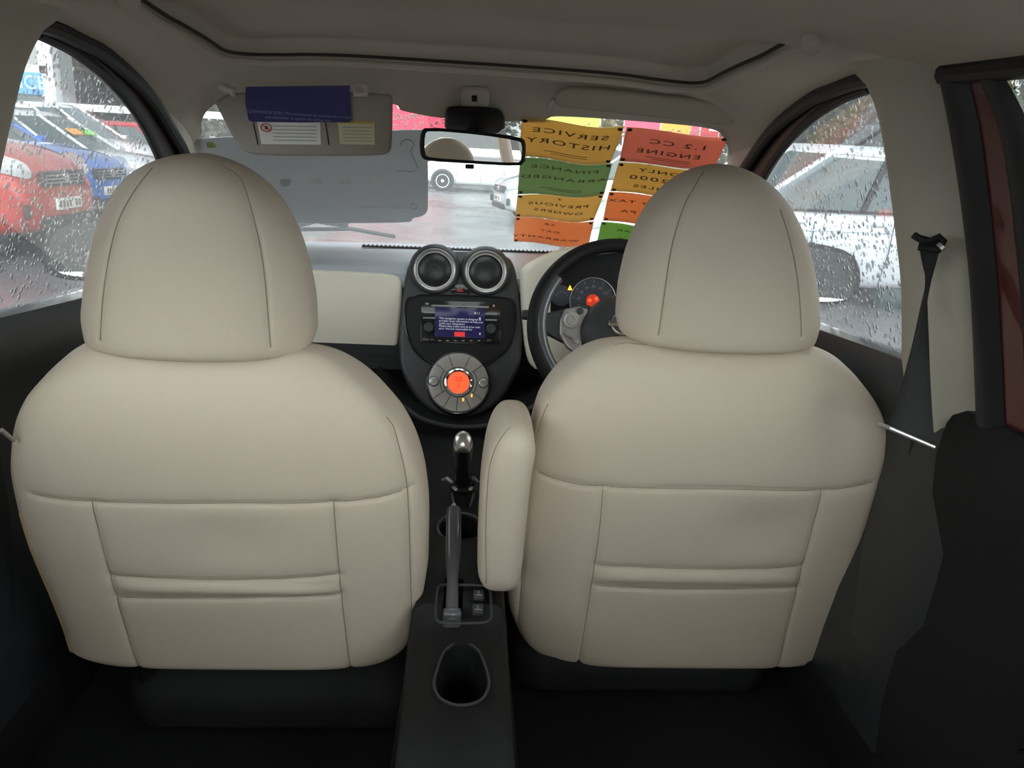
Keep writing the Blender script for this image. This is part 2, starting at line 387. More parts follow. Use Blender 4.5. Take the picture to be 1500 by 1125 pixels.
# ---- doors (inner panels): profile swept along y
dn = 1
for s in (-1, 1):
    for (ya, yb) in ((1.0, 2.2), (-.35, .93)):
        prof = [(.71, .30), (.69, .33), (.685, .45), (.685, .55), (.694, .62), (.694, .74), (.682, .82), (.674, .88), (.678, .925), (.690, .950), (.706, .957), (.722, .955), (.73, .30)]
        bz = (lambda y: float(np.interp(y, [-.4, 1.07, 1.4, 1.9, 2.2], [.0, .028, .006, -.004, -.004]))) if ya > .9 else (lambda y: float(np.interp(y, [-.35, .93], [.035, .0])))
        ys = np.linspace(ya, yb, 24); vs = []; fs = []; n = len(prof)
        for y in ys:
            for (x, z) in prof: vs.append((s*x, y, z+(bz(y) if z > .6 else 0)))
        for i in range(len(ys)-1):
            for k in range(n): fs.append((i*n+k, i*n+(k+1) % n, (i+1)*n+(k+1) % n, (i+1)*n+k))
        fs += [tuple(range(n)), tuple((len(ys)-1)*n+k for k in range(n))]
        d = mesh('door_%d' % dn, vs, fs, MT['door'] if ya > .9 else MT['fabric']); struct(d); dn += 1
        if ya > .9:
            MB().box((s*.655, 1.5, .70), (.06, .42, .05)).build('armrest', MT['door'], d, bevel=.012)
            MB().tube([(s*.68, 1.62, .84), (s*.664, 1.66, .845), (s*.664, 1.72, .845), (s*.68, 1.75, .84)], .008).build('door_handle', MT['chrome'], d)
        else:
            MB().box((s*.66, .42, .68), (.05, .40, .045)).build('armrest', MT['black'], d, bevel=.012)
            MB().tube([(s*.69, .62, .655), (s*.672, .64, .65), (s*.672, .66, .62), (s*.69, .68, .60)], .005).build('door_handle', MT['chrome'], d)
for s in (-1, 1):                               # dark sills close the gap between floor and doors
    struct(MB().box((s*.715, .85, .275), (.07, 3.2, .17)).build('trim_%d' % (tn+60+s), MT['carpet'], bevel=.01))
# B pillar lower covers
for s in (-1, 1):
    vs = []; fs = []
    ring = [(.72, .885), (.695, .89), (.682, .93), (.682, 1.05), (.695, 1.09), (.72, 1.095)]
    zs = [.27, .5, .7, .85, .91, .935]; off = [.005, .003, 0, .0, .004, .010]
    for z, of in zip(zs, off):
        for x, y in ring: vs.append((s*min(.72, x+of), y, z + (.012 if z > .9 and y > 1 else 0)))
    n = len(ring)
    for i in range(len(zs)-1):
        for k in range(n): fs.append((i*n+k, i*n+(k+1) % n, (i+1)*n+(k+1) % n, (i+1)*n+k))
    fs += [tuple(range(n)), tuple((len(zs)-1)*n+k for k in range(n))]
    struct(mesh('trim_%d' % tn, vs, fs, MT['door'])); tn += 1
# ---- glass
wn = 1
def slab(name, pts, nrm, th, m):
    nrm = np.array(nrm, float); k = len(pts); P = [np.array(p, float) for p in pts]
    vs = P+[p+nrm*th for p in P]
    fs = [tuple(range(k)), tuple(range(2*k-1, k-1, -1))]+[(i, i+k, (i+1) % k+k, (i+1) % k) for i in range(k)]
    return struct(mesh(name, vs, fs, m, smooth=False))
screen_pts = [ws_point(q[0], q[1], -.004) for q in E][::3]+[ws_point(wsx(z), z, -.004) for z in (1.2, 1.1, 1.0, .94)]+[ws_point(-wsx(z), z, -.004) for z in (.94, 1.0, 1.1, 1.2)]
slab('window_1', screen_pts, -WN, .005, MT['wind'])
sn_ = lambda s: np.array([s, 0, .35])/math.hypot(1, .35)
rainzones = []
for s in (-1, 1):
    wl = [SP(s, q[0], q[1]+.006, -.008) for q in W_top[::3]]+[SP(s, 1.89, .94, -.008), SP(s, 1.00, .94, -.008), SP(s, 1.00, 1.37, -.008)]
    slab('window_%d' % (2 if s < 0 else 3), wl, sn_(s), .004, MT['glass'])
    wl = [SP(s, .80, 1.37, -.008), SP(s, .80, .94, -.008), SP(s, -.2, .95, -.008), SP(s, -.12, 1.365, -.008)]
    slab('window_%d' % (4 if s < 0 else 5), wl, sn_(s), .004, MT['glass'])
slab('window_6', [(-.55, -.62, 1.36), (.55, -.62, 1.36), (.66, -.70, .97), (-.66, -.70, .97)], (0, -1, 0), .004, MT['wind'])
# ---- raindrops: uncountable beads on the outside of each wet pane
def inside(poly, x, y):
    c = False; j = len(poly)-1
    for i in range(len(poly)):
        if (poly[i][1] > y) != (poly[j][1] > y) and x < (poly[j][0]-poly[i][0])*(y-poly[i][1])/(poly[j][1]-poly[i][1])+poly[i][0]: c = not c
        j = i
    return c
def drops(name, poly, fn, nrm, down, count, label, rmin=.0010, rmax=.0038):
    """poly in 2-D pane coordinates, fn maps them to the outer face of the pane"""
    mb = MB(); rnd = random.Random(count); nrm = Vector(tuple(nrm)).normalized(); down = Vector(tuple(down)).normalized(); sx = nrm.cross(down)
    xs = [p[0] for p in poly]; ys = [p[1] for p in poly]; k = 0
    while k < count:
        x = rnd.uniform(min(xs), max(xs)); y = rnd.uniform(min(ys), max(ys))
        if not inside(poly, x, y): continue
        k += 1
        c = Vector(tuple(map(float, fn(x, y)))); rr = rmin+(rmax-rmin)*rnd.random()**2.5; el = rnd.uniform(1, 1.7)
        vs = []
        for (q, h) in ((1.0, 0), (.85, .35), (.45, .6)):
            for i in range(7):
                a = 2*math.pi*i/7; vs.append(c+(sx*math.cos(a)+down*math.sin(a)*el)*rr*q+nrm*rr*h)
        vs.append(c+nrm*rr*.68)
        fs = [tuple(range(6, -1, -1))]
        for L in range(2):
            for i in range(7): fs.append((L*7+i, L*7+(i+1) % 7, L*7+7+(i+1) % 7, L*7+7+i))
        for i in range(7): fs.append((14+i, 14+(i+1) % 7, 21))
        mb.add(vs, fs)
    o = bpy.data.meshes.new(name); o.from_pydata(mb.v, [], mb.f); o.update()
    return tag(link(name, o, MT['water'], auto=90), label, 'raindrops', kind='stuff')
for s in (-1, 1):
    poly = [(q[0], q[1]) for q in W_top[::3]]+[(1.8, .96), (1.05, .96)]+[(q[0], q[1]) for q in W_back[::4]]
    drops('raindrops', poly, lambda y, z: SP(s, y, z, -.0125), sn_(s), (s*.35, 0, -1), 2900,
          'clear raindrops beaded on the %s front door window' % ('left' if s < 0 else 'right'))
drops('raindrops', [(.60, 1.0), (.60, 1.36), (.79, 1.36), (.79, 1.0)], lambda y, z: SP(1, y, z, -.0125), sn_(1), (.35, 0, -1), 500, 'clear raindrops on the sliver of right rear door window')
wpoly = [(-.54, 1.2), (-.5, 1.31), (.5, 1.31), (.545, 1.2), (.35, 1.26), (.05, 1.24), (-.2, 1.25), (-.5, 1.2)]
drops('raindrops', wpoly, lambda x, z: ws_point(x, z, -.0095), -WN, (0, .9, -.42), 2600, 'clear raindrops along the top of the windscreen', rmax=.0042)

# ================================================================== FRONT SEATS
def pchip(xs, ys, x):
    xs = np.array(xs, float); ys = np.array(ys, float); h = np.diff(xs); d = np.diff(ys)/h; n = len(xs); m = np.zeros(n)
    m[0] = d[0]; m[-1] = d[-1]
    for i in range(1, n-1):
        if d[i-1]*d[i] > 0:
            w1 = 2*h[i]+h[i-1]; w2 = h[i]+2*h[i-1]; m[i] = (w1+w2)/(w1/d[i-1]+w2/d[i])
    k = np.clip(np.searchsorted(xs, x)-1, 0, n-2); t = (x-xs[k])/h[k]
    return (2*t**3-3*t**2+1)*ys[k]+(t**3-2*t**2+t)*h[k]*m[k]+(-2*t**3+3*t**2)*ys[k+1]+(t**3-t**2)*h[k]*m[k+1]
def pillow(name, Lp, Rp, p0, nrm, T, m, parent, seams=(), pe=4.2, qt=2.2, qb=8, nu=170, nv=170, bands=(), front=.9, groove=.0035, crown=0, osh=.15, vb=.9):
    """upholstered pad: outline (left and right edge, bottom to top, in photo pixels) measured on the pad's own mid plane; thickness T towards nrm"""
    nrm = np.array(nrm, float); nrm /= np.linalg.norm(nrm); up = np.array([0, 0, 1.0])-nrm*nrm[2]; up /= np.linalg.norm(up); p0 = np.array(p0, float)
    def uv(px, py, off=0):
        q = hit(px, py, p0+nrm*off, nrm); return (q[0], float(np.dot(q-p0, up)))
    L = [uv(*p, T*osh) for p in Lp]; Rr = [uv(*p, T*osh) for p in Rp]
    v0 = (uv(*Lp[0], T*vb)[1]+uv(*Rp[0], T*vb)[1])/2; v1 = (L[-1][1]+Rr[-1][1])/2
    def rem(Q): a, b = Q[0][1], Q[-1][1]; return [((q[1]-a)/(b-a), q[0]) for q in Q]
    L = rem(L); Rr = rem(Rr)
    th = np.linspace(0, math.pi, nv); bb = (1-np.cos(th))/2
    bb = .55*bb+.45*np.linspace(0, 1, nv)
    xl = pchip([q[0] for q in L], [q[1] for q in L], bb); xr = pchip([q[0] for q in Rr], [q[1] for q in Rr], bb)
    aa = np.linspace(-1, 1, nu); aa = .5*np.sin(aa*math.pi/2)+.5*aa
    X = ((xl+xr)/2)[:, None]+((xr-xl)/2)[:, None]*aa[None, :]
    V = np.repeat((v0+(v1-v0)*bb)[:, None], nu, 1)
    ea = np.clip(1-np.abs(aa)**pe, 0, 1)**(1/pe)
    b2 = bb*2-1; eb = np.where(b2 > 0, np.clip(1-np.abs(b2)**(qt*2.2), 0, 1)**(1/qt), np.clip(1-np.abs(b2)**(qb*2), 0, 1)**(1/qb))
    D = T*ea[None, :]*eb[:, None]
    D = D*(1+crown*(1-aa[None, :]**2))
    S = []
    for sm_ in seams:
        Q = np.array([uv(x, y, T*.95) for x, y in catmull(sm_, 6)])
        bq = np.clip((Q[:, 1]-v0)/(v1-v0), 0, 1); qa = np.interp(bq, bb, xl); qb_ = np.interp(bq, bb, xr)
        Q[:, 0] = np.clip(Q[:, 0], qa+.006, qb_-.006); Q[:, 1] = np.clip(Q[:, 1], v0+.003, v1-.003); S.append(Q)
        dist = np.full(X.shape, 9.0)
        for i in range(len(Q)-1):
            a = Q[i]; d = Q[i+1]-a; l2 = (d**2).sum()+1e-12
            t = np.clip(((X-a[0])*d[0]+(V-a[1])*d[1])/l2, 0, 1)
            dist = np.minimum(dist, np.hypot(X-a[0]-t*d[0], V-a[1]-t*d[1]))
        D = D-(groove*np.exp(-(dist/.0035)**2)+groove*.5*np.exp(-(dist/.014)**2))*np.minimum(1, D/(T*.4))
    for (poly, amp) in bands:                  # raised bands and soft hollows in the cover
        q = np.array([uv(x, y, T*.95) for x, y in poly]); x0, x1 = q[:, 0].min(), q[:, 0].max(); y0, y1 = q[:, 1].min(), q[:, 1].max()
        a = np.clip(1-np.abs((X-(x0+x1)/2)/((x1-x0)/2))**(6 if amp > 0 else 2), 0, 1)**(1 if amp > 0 else 2); b = np.clip(1-((V-(y0+y1)/2)/((y1-y0)/2))**2, 0, 1)**(1 if amp > 0 else 2)
        D = D+amp*a*b
    back = p0[None, None, :]+up[None, None, :]*V[..., None]+nrm[None, None, :]*D[..., None]; back[..., 0] += X-p0[0]
    fr = p0[None, None, :]+up[None, None, :]*V[..., None]-nrm[None, None, :]*(T*front*ea[None, :]*eb[:, None])[..., None]; fr[..., 0] += X-p0[0]
    vs = np.concatenate([back.reshape(-1, 3), fr.reshape(-1, 3)]); N = nu*nv
    idx = np.arange(N).reshape(nv, nu)
    f = np.stack([idx[:-1, :-1], idx[:-1, 1:], idx[1:, 1:], idx[1:, :-1]], -1).reshape(-1, 4)
    fs = f.tolist()+(f[:, ::-1]+N).tolist()
    me = bpy.data.meshes.new(name); me.from_pydata(vs.tolist(), [], fs); me.update()
    bm = bmesh.new(); bm.from_mesh(me); bmesh.ops.remove_doubles(bm, verts=bm.verts, dist=2e-5); bmesh.ops.recalc_face_normals(bm, faces=bm.faces); bm.to_mesh(me); bm.free()
    o = link(name, me, m, parent, auto=80)
    def surf(x, vv, lift=0):                   # point on the rear face
        j = int(np.clip(np.searchsorted(V[:, 0], vv)-1, 0, nv-2)); f_ = float(np.clip((vv-V[j, 0])/(V[j+1, 0]-V[j, 0]+1e-9), 0, 1))
        d_ = np.interp(x, X[j], D[j])*(1-f_)+np.interp(x, X[j+1], D[j+1])*f_; return p0*np.array([0, 1, 1])+np.array([x, 0, 0])+up*vv+nrm*(d_+lift)
    if S:
        for Q in S: MB().tube([surf(a, b, .0003) for a, b in resample(Q, 50)], .0008, 5).build('seam', MT['creamseam'], o)
    return o, uv, surf
SEATS = []
def slope(n=.21): a = np.array([0, -1, -n]); return a/np.linalg.norm(a)   # rear face looks back and slightly down
def make_seat(side, cx, yb, label):
    root = empty('front_seat', (cx, yb+.25, .25), label, 'car seat', 'cream covered front seats')
    return root
# left (passenger) seat
sl = make_seat('left', -.32, .98, 'cream leatherette front passenger seat on the left, seen from behind, no armrest')
nB = slope(.22)
bl, uvl, sfl = pillow('backrest', [(150, 980), (122, 966), (115, 940), (100, 900), (79, 850), (56, 795), (43, 745), (34, 700), (33, 660), (37, 620), (49, 585), (72, 553), (100, 527), (130, 511), (180, 503)],
    [(578, 983), (600, 966), (612, 935), (621, 895), (627, 845), (628, 780), (624, 730), (613, 680), (594, 634), (566, 594), (538, 562), (512, 540), (488, 525), (455, 514), (400, 508)],
    (0, .985, .98), nB, .075, MT['cream'], None, qb=16,
    seams=[[(40, 731), (130, 736), (320, 737), (500, 736), (606, 728)], [(133, 738), (160, 843), (178, 905), (202, 980)], [(488, 738), (497, 845), (505, 920), (513, 984)],
           [(161, 844), (250, 847), (330, 849), (420, 847), (497, 842)], [(172, 876), (330, 876), (498, 872)], [(570, 632), (590, 700), (597, 760), (600, 860), (602, 935)],
           [(96, 532), (130, 527), (300, 530), (462, 534), (480, 536)]],
    bands=[([(165, 850), (497, 872)], .005), ([(200, 740), (470, 843)], -.004)])
hl_, _, _ = pillow('headrest', [(140, 506), (126, 494), (122, 470), (124, 430), (131, 385), (142, 340), (158, 300), (180, 265), (210, 242), (250, 229), (285, 226)],
    [(435, 517), (456, 505), (462, 482), (460, 445), (453, 405), (442, 365), (425, 325), (402, 290), (372, 262), (335, 240), (300, 227)],
    (0, 1.0, 1.1), slope(.10), .085, MT['cream'], None, seams=[[(205, 252), (165, 330), (145, 420), (138, 505)], [(318, 250), (350, 290), (372, 350), (384, 420), (392, 515)]], vb=.2, pe=2.4, qt=2.0, qb=7, nu=120, nv=120, groove=.002)
# right (driver) seat
sr = make_seat('right', .36, 1.09, 'cream leatherette driver seat on the right, with fold-up armrest on its left')
br, uvr, sfr = pillow('backrest', [(800, 979), (772, 968), (752, 940), (740, 900), (738, 860), (744, 800), (756, 740), (768, 690), (777, 645), (788, 605), (806, 572), (832, 543), (862, 520), (890, 509), (930, 504)],
    [(1180, 980), (1204, 968), (1222, 935), (1238, 890), (1256, 835), (1272, 780), (1284, 735), (1293, 690), (1292, 645), (1284, 605), (1268, 572), (1246, 543), (1219, 522), (1190, 511), (1140, 505)],
    (0, 1.085, .98), nB, .075, MT['cream'], None, qb=16,
    seams=[[(782, 702), (830, 710), (885, 714), (1050, 716), (1205, 719), (1283, 712)], [(884, 715), (878, 780), (868, 850), (847, 982)], [(1205, 720), (1190, 780), (1172, 845), (1140, 980)],
           [(872, 828), (950, 831), (1020, 833), (1100, 833), (1175, 830)], [(871, 858), (1000, 863), (1168, 861)], [(800, 610), (784, 680), (773, 760), (766, 850), (760, 935)],
           [(850, 530), (900, 522), (1050, 524), (1210, 524)]],
    bands=[([(870, 834), (1172, 857)], .005), ([(1040, 720), (1200, 828)], -.009)])
hr_, _, _ = pillow('headrest', [(925, 497), (909, 485), (905, 462), (908, 425), (916, 385), (930, 345), (950, 308), (976, 278), (1008, 256), (1040, 245), (1058, 242)],
    [(1170, 509), (1192, 500), (1198, 480), (1198, 445), (1193, 405), (1184, 365), (1168, 325), (1146, 288), (1118, 261), (1090, 247), (1070, 242)],
    (0, 1.10, 1.1), slope(.10), .085, MT['cream'], None, seams=[[(1044, 260), (1010, 302), (989, 360), (977, 430), (968, 496)], [(1150, 310), (1166, 370), (1176, 430), (1180, 498)]], vb=.2, pe=2.4, qt=2.0, qb=7, nu=120, nv=120, groove=.002)
def seat_rest(root, back, head, xc, yb, xw, binding, sf):
    parts = [back, head]
    for dx in (-.07, .07):
        p = MB().tube([(xc+dx, yb+.015, .93), (xc+dx, yb+.02, 1.10)], .006, 12); parts.append(p.build('headrest_post', MT['chrome']))
        parts.append(MB().lathe([(.016, 0), (.016, .012), (.011, .018)], (xc+dx, yb+.0125, .996), (0, 0, 1), 20).build('post_collar', MT['black']))
    # cushion and seat base
    c = MB().box((xc-(.02 if xc < 0 else 0), yb+.39, .50), (.45, .48, .16)); parts.append(c.build('seat_cushion', MT['cream'], bevel=.045, seg=5))
    c = MB().box((xc-(.02 if xc < 0 else 0), yb+.34, .37), (.42, .50, .10)); parts.append(c.build('seat_base', MT['black'], bevel=.02))
    # black lower rear face of the backrest below the cover
    vs = []; fs = []
    ring = [(-.245, .16), (-.245, .06), (-.20, .015), (.20, .015), (.245, .06), (.245, .16)]
    for z, k, dy in ((.26, 1.07, .10), (.34, 1.04, .075), (.40, .88, .095), (.47, .80, .13)):
        for x, y in ring: vs.append((xc+x*k, yb+y+dy-.025, z))
    for i in range(3):
        for k in range(6): fs.append((i*6+k, i*6+(k+1) % 6, (i+1)*6+(k+1) % 6, (i+1)*6+k))
    fs += [tuple(range(6)), tuple(18+k for k in range(6))]
    lo = mesh('lower_back_panel', vs, fs, MT['fabric']); md = lo.modifiers.new('b', 'BEVEL'); md.width = .02; md.segments = 3; parts.append(lo)
    for dx in (-.2, .2):
        parts.append(MB().box((xc+dx, yb+.50, .28), (.035, .50, .05)).build('seat_rail', MT['black'], bevel=.005))
    b = MB().tube(binding, .0028, 6); parts.append(b.build('edge_binding', MT['tan']))
    adopt(root, *parts)
def bind(uvf, sf, pts):
    out = []
    for x, y in catmull(pts, 6):
        a, b = uvf(x, y, .03); out.append(sf(a, b, .0005))
    return out
seat_rest(sl, bl, hl_, -.30, .985, .5, bind(uvl, sfl, [(42, 738), (62, 800), (85, 860), (108, 925), (118, 955)]), sfl)
seat_rest(sr, br, hr_, .375, 1.085, .5, bind(uvr, sfr, [(1278, 722), (1262, 790), (1240, 860), (1220, 925), (1212, 955)]), sfr)
# armrest folded up beside the driver seat
ar, uva, sfa = pillow('armrest', [(722, 860), (704, 852), (699, 835), (700, 790), (703, 730), (709, 680), (716, 652), (728, 630), (742, 618)],
    [(738, 860), (756, 854), (763, 838), (768, 790), (774, 730), (780, 680), (784, 655), (781, 632), (768, 615)],
    (0, 1.03, .8), slope(.15), .05, MT['cream'], None, vb=.4, pe=3.2, qt=3, qb=4, nu=60, nv=90, seams=[[(712, 858), (712, 760), (718, 680), (728, 630)]], front=2.2, groove=.0015)
adopt(sr, ar)
# rear bench (behind the camera, seen in the mirror)
rb = empty('rear_bench', (0, -.3, .27), 'cream rear bench seat with two headrests behind the camera', 'car seat')
parts = [MB().box((0, -.36, .74), (1.18, .14, .56)).build('backrest', MT['cream'], bevel=.05, seg=5), MB().box((0, -.08, .46), (1.2, .5, .16)).build('seat_cushion', MT['cream'], bevel=.05, seg=5)]
for s in (-1, 1):
    pr = [(.0, .0)]
    vs = []
    mb = MB(); rings = []
    for k in range(13):
        t = k/12; h = .15*t; wv = .125*math.sqrt(max(0, 1-(t*.98)**2.6)); rings.append((wv, h))
    n = 28
    for wv, h in rings:
        for i in range(n):
            a = 2*math.pi*i/n; mb.v.append((s*.30+wv*math.cos(a), -.37+.045*math.sin(a)*(.4+.6*wv/.125), 1.03+h))
    for k in range(12):
        for i in range(n): mb.f.append((k*n+i, k*n+(i+1) % n, (k+1)*n+(i+1) % n, (k+1)*n+i))
    mb.f += [tuple(range(n)), tuple(12*n+i for i in range(n))]
    parts.append(mb.build('headrest', MT['cream'], auto=80))
adopt(rb, *parts)

# ================================================================== DASHBOARD
dash = empty('dashboard', (0, 2.0, .9), 'cream and charcoal dashboard across the front of the cabin under the windscreen', 'dashboard')
DP = []                                        # its parts
def dpart(o): DP.append(o); return o
# top pad
def pad(a, b):
    x = -.66+1.32*a
    prof = [(2.42, .955), (2.38, .962), (2.25, .968), (2.1, .966), (2.0, .960), (1.955, .952), (1.935, .938), (1.94, .90)]
    t = b*(len(prof)-1); i = min(int(t), len(prof)-2); f = t-i
    y = prof[i][0]*(1-f)+prof[i+1][0]*f; z = prof[i][1]*(1-f)+prof[i+1][1]*f
    return (x, y+.05*abs(x/.66)**2*0, z-.02*abs(x/.66)**3)
dpart(grid(60, 64, pad, 'top_pad', MT['greydash'], auto=60))
# defrost grille slats: one part, a row of black fins
g0 = atZ(530, 362, .967); g1 = atZ(822, 372, .967)
mb = MB(); mb.box(((g0+g1)/2)+np.array([0, 0, .0035]), (np.linalg.norm(g1-g0), .022, .003), Matrix.Rotation(math.atan2(g1[1]-g0[1], g1[0]-g0[0]), 3, 'Z'))
gr = dpart(mb.build('defrost_grille', MT['black']))
mb = MB()
for i in range(48):
    p = g0+(g1-g0)*(i+.5)/48; mb.box(p+np.array([0, 0, .0065]), (.0035, .020, .004))
dpart(tag(mb.build('grille_fins', MT['stack']), kind='stuff'))
# lower body behind the panels
vs = []; fs = []
prof = [(2.0, .935), (1.965, .93), (1.95, .80), (1.90, .73), (1.86, .70), (1.90, .62), (2.02, .58), (2.15, .45), (2.3, .28), (2.42, .28), (2.42, .94)]
for x in (-.66, .66):
    for y, z in prof: vs.append((x, y, z))
n = len(prof)
fs = [(k, (k+1) % n, n+(k+1) % n, n+k) for k in range(n)]+[tuple(range(n)), tuple(range(2*n-1, n-1, -1))]
dpart(mesh('lower_body', vs, fs, MT['black'], smooth=False))
# cream glovebox panel
GP = (0, 1.925, .93); GN = (0, -1, .06)
dpart(plate('glovebox_lid', [(170, 398), (300, 392), (450, 395), (520, 398), (572, 402), (587, 408), (589, 430), (586, 475), (582, 515), (578, 527), (560, 529), (440, 527), (250, 520), (175, 510)], GP, GN, .05, MT['creamplastic'], sm=1, bevel=.010, seg=4))
# centre stack
SN = np.array([0, -.874, .486]); SP0 = np.array([0, 1.885, .86])
dpart(plate('stack_housing', [(597, 388), (604, 374), (625, 367), (675, 366), (722, 368), (746, 374), (754, 388), (759, 410), (763, 450), (766, 500), (763, 535), (750, 560), (735, 585), (705, 606), (672, 612), (638, 606), (612, 585), (596, 560), (585, 535), (584, 500), (588, 450), (592, 410)],
            SP0, SN, .10, MT['stack'], sm=2, bevel=.012, seg=4))
fas = dpart(plate('radio_surround', [(606, 434), (640, 434), (700, 436), (738, 438), (751, 442), (754, 455), (754, 478), (748, 500), (735, 517), (718, 530), (700, 536), (640, 533), (622, 524), (606, 508), (597, 486), (595, 465), (596, 443)],
            SP0, SN, .006, MT['black'], sm=2, bevel=.002, lift=.004))
fp = [hit(x, y, SP0+SN*.0045, SN) for x, y in smoothpoly([(604, 432), (640, 432), (700, 434), (740, 436), (753, 440), (756, 455), (756, 478), (750, 502), (737, 519), (718, 533), (704, 540), (638, 537), (620, 527), (604, 510), (595, 487), (593, 465), (594, 441)], 2)]
MB().tube(fp, .0022, 8, closed=True).build('groove', MT['gloss'], fas)
L1 = SP0+SN*.0045
def on(px, py, lift=0): return hit(px, py, SP0+SN*(.0045+lift), SN)
rad = dpart(plate('car_radio', [(617, 440), (733, 443), (733, 504), (616, 501)], SP0, SN, .004, MT['gloss'], sm=0, bevel=.001, lift=.0075))
plate('screen', [(637, 450.5), (710, 452.5), (710, 493.5), (708.5, 495), (638.5, 493), (637, 491.5)], SP0, SN, .003, MT['screen'], rad, sm=0, bevel=.0004, lift=.0085)
plate('disc_slot', [(632, 446.3), (716, 448.8), (716, 451), (632, 448.5)], SP0, SN, .002, MT['greyink'], rad, sm=0, bevel=0, lift=.0085)
for (x, y) in ((619.5, 456.5), (619.5, 464.5)): plate('button_bar', [(x, y), (x+17.5, y+.5), (x+17.5, y+2.2), (x, y+1.8)], SP0, SN, .002, MT['greyink'], rad, sm=0, bevel=0, lift=.0085)
for (x, y) in ((711, 459), (711, 467.5)): plate('button_bar', [(x, y), (x+17, y+.5), (x+17, y+2.2), (x, y+1.8)], SP0, SN, .002, MT['greyink'], rad, sm=0, bevel=0, lift=.0085)
for (x, y) in ((628, 480.5), (719, 482.5)):
    MB().lathe([(.0128, 0), (.0128, .006), (.0115, .009), (.0085, .0095), (.008, .008), (0.0001, .008)], on(x, y, .003), SN, 32).build('knob', MT['stack'], rad)
for k in range(6): plate('preset_mark', [(642+k*11.5, 498.3), (646+k*11.5, 498.4), (646+k*11.5, 499.6), (642+k*11.5, 499.5)], SP0, SN, .001, MT['greyink'], rad, sm=0, bevel=0, lift=.0082)
sz = .0068
text('lettering', 'This navigation system is designed to\nprovide route information to help you\nreach your destination.\nPlease obey traffic laws & drive with\ncare. You are responsible for', on(643, 473.5, .005), (1, 0, 0), SN, .0072, MT['whiteglow'], rad, align='LEFT', depth=.0001)
text('lettering', '8:11', on(699, 459, .005), (1, 0, 0), SN, .009, MT['whiteglow'], rad, depth=.0001)
text('lettering', 'MENU  XM', on(627, 497.3, .0035), (1, 0, 0), SN, .006, MT['greyink'], rad, depth=.0001)
text('lettering', 'DISP', on(716, 498.5, .0035), (1, 0, 0), SN, .006, MT['greyink'], rad, depth=.0001)
plate('ok_button', [(665.5, 486), (681, 486.5), (681, 493.2), (665.5, 492.6)], SP0, SN, .001, MT['redbutton'], rad, sm=0, bevel=0, lift=.0092)
for (x, y) in ((703, 466.5), (703, 489)): plate('scroll_mark', [(x-.9, y-1.4), (x+.9, y-1.4), (x+.9, y+1.4), (x-.9, y+1.4)], SP0, SN, .0005, MT['whiteglow'], rad, sm=0, bevel=0, lift=.009)
plate('power_mark', [(623, 443.5), (628, 443.6), (628, 446), (623, 445.9)], SP0, SN, .001, MT['greyink'], rad, sm=0, bevel=0, lift=.0083)
plate('eject_mark', [(722, 446), (724.5, 446), (724.5, 449.5), (722, 449.5)], SP0, SN, .001, MT['greyink'], rad, sm=0, bevel=0, lift=.0083)
# hazard button
hz = dpart(plate('hazard_button', [(660, 430), (661, 422), (664, 417.5), (670, 416.5), (680, 416.5), (686, 418), (689, 424), (690, 431)], SP0, SN, .006, MT['gloss'], sm=1, bevel=.0015, lift=.004))
tri = [(674, 420.5), (679.5, 427.5), (668.5, 427.3)]
plate('triangle_mark', tri, SP0, SN, .0006, MT['hazard'], hz, sm=0, bevel=0, lift=.0046)
# round vents
VN = np.array([0, -1, .22]); VN /= np.linalg.norm(VN)
for k, (x, y) in enumerate(((637, 395.5), (711.5, 398.5))):
    c = hit(x, y, SP0+SN*.012, SN); R0 = .0535
    hs = dpart(MB().lathe([(.072, -.07), (.069, -.02), (.063, .006), (.0575, .012), (.054, .010), (.053, -.02)], c, VN, 64, ).build('vent_housing', MT['stack']))
    ring = MB().lathe([(.0552, .004), (.0550, .0115), (.0525, .0145), (.0490, .0125), (.0475, .004), (.0475, -.01)], c, VN, 64).build('vent_ring', MT['silver'], hs)
    core = MB().lathe([(.047, -.012), (.0465, -.004), (.044, .004), (.036, .010), (.024, .0135), (.0001, .0145)], c, VN, 48).build('vent_core', MT['vent'], hs)
    sg = 1 if k == 0 else -1; rot = -.25 if k == 0 else .15
    ux = np.array([1, 0, 0]); uz = np.cross(ux, VN)*-1; uz = uz if uz[2] > 0 else -uz
    pts = []
    for i in range(21):
        t = -1+2*i/20; px_ = t*.043; pz = (-.012+.020*math.cos(t*math.pi)*1)*sg+.006
        q = c+ux*px_+uz*(pz); d = math.hypot(px_, pz); h = .0145-.018*(d/.047)**2.2
        pts.append(q+VN*max(-.004, h))
    MB().tube(pts, .0013, 6).build('vent_flap_edge', MT['stack'], hs)
# climate dial
dc = hit(671.5, 562, SP0+SN*.004, SN)
dl = dpart(MB().lathe([(.082, -.004), (.082, .004), (.0795, .012), (.076, .013)], dc, SN, 72).build('climate_bezel', MT['gloss']))
fc = MB().lathe([(.0765, .006), (.0765, .013), (.074, .017), (.066, .019), (.042, .0195), (.037, .0185), (.036, .017), (.001, .0165)], dc, SN, 80).build('dial_face', MT['dial'], dl)
ux = np.array([1.0, 0, 0]); uy = np.cross(SN, ux); uy = uy if uy[2] > 0 else -uy
def dp(a, rr, h): return dc+(ux*math.cos(a)+uy*math.sin(a))*rr+SN*h
MB().tube([dp(a, .038, .0192) for a in np.linspace(0, 2*math.pi, 60, endpoint=False)], .0009, 6, closed=True).build('inner_groove', MT['dark'], dl)
MB().lathe([(.0345, .017), (.034, .0215), (.031, .0225), (.0285, .0205), (.0268, .0185)], dc, SN, 60).build('display_ring', MT['chrome'], dl)
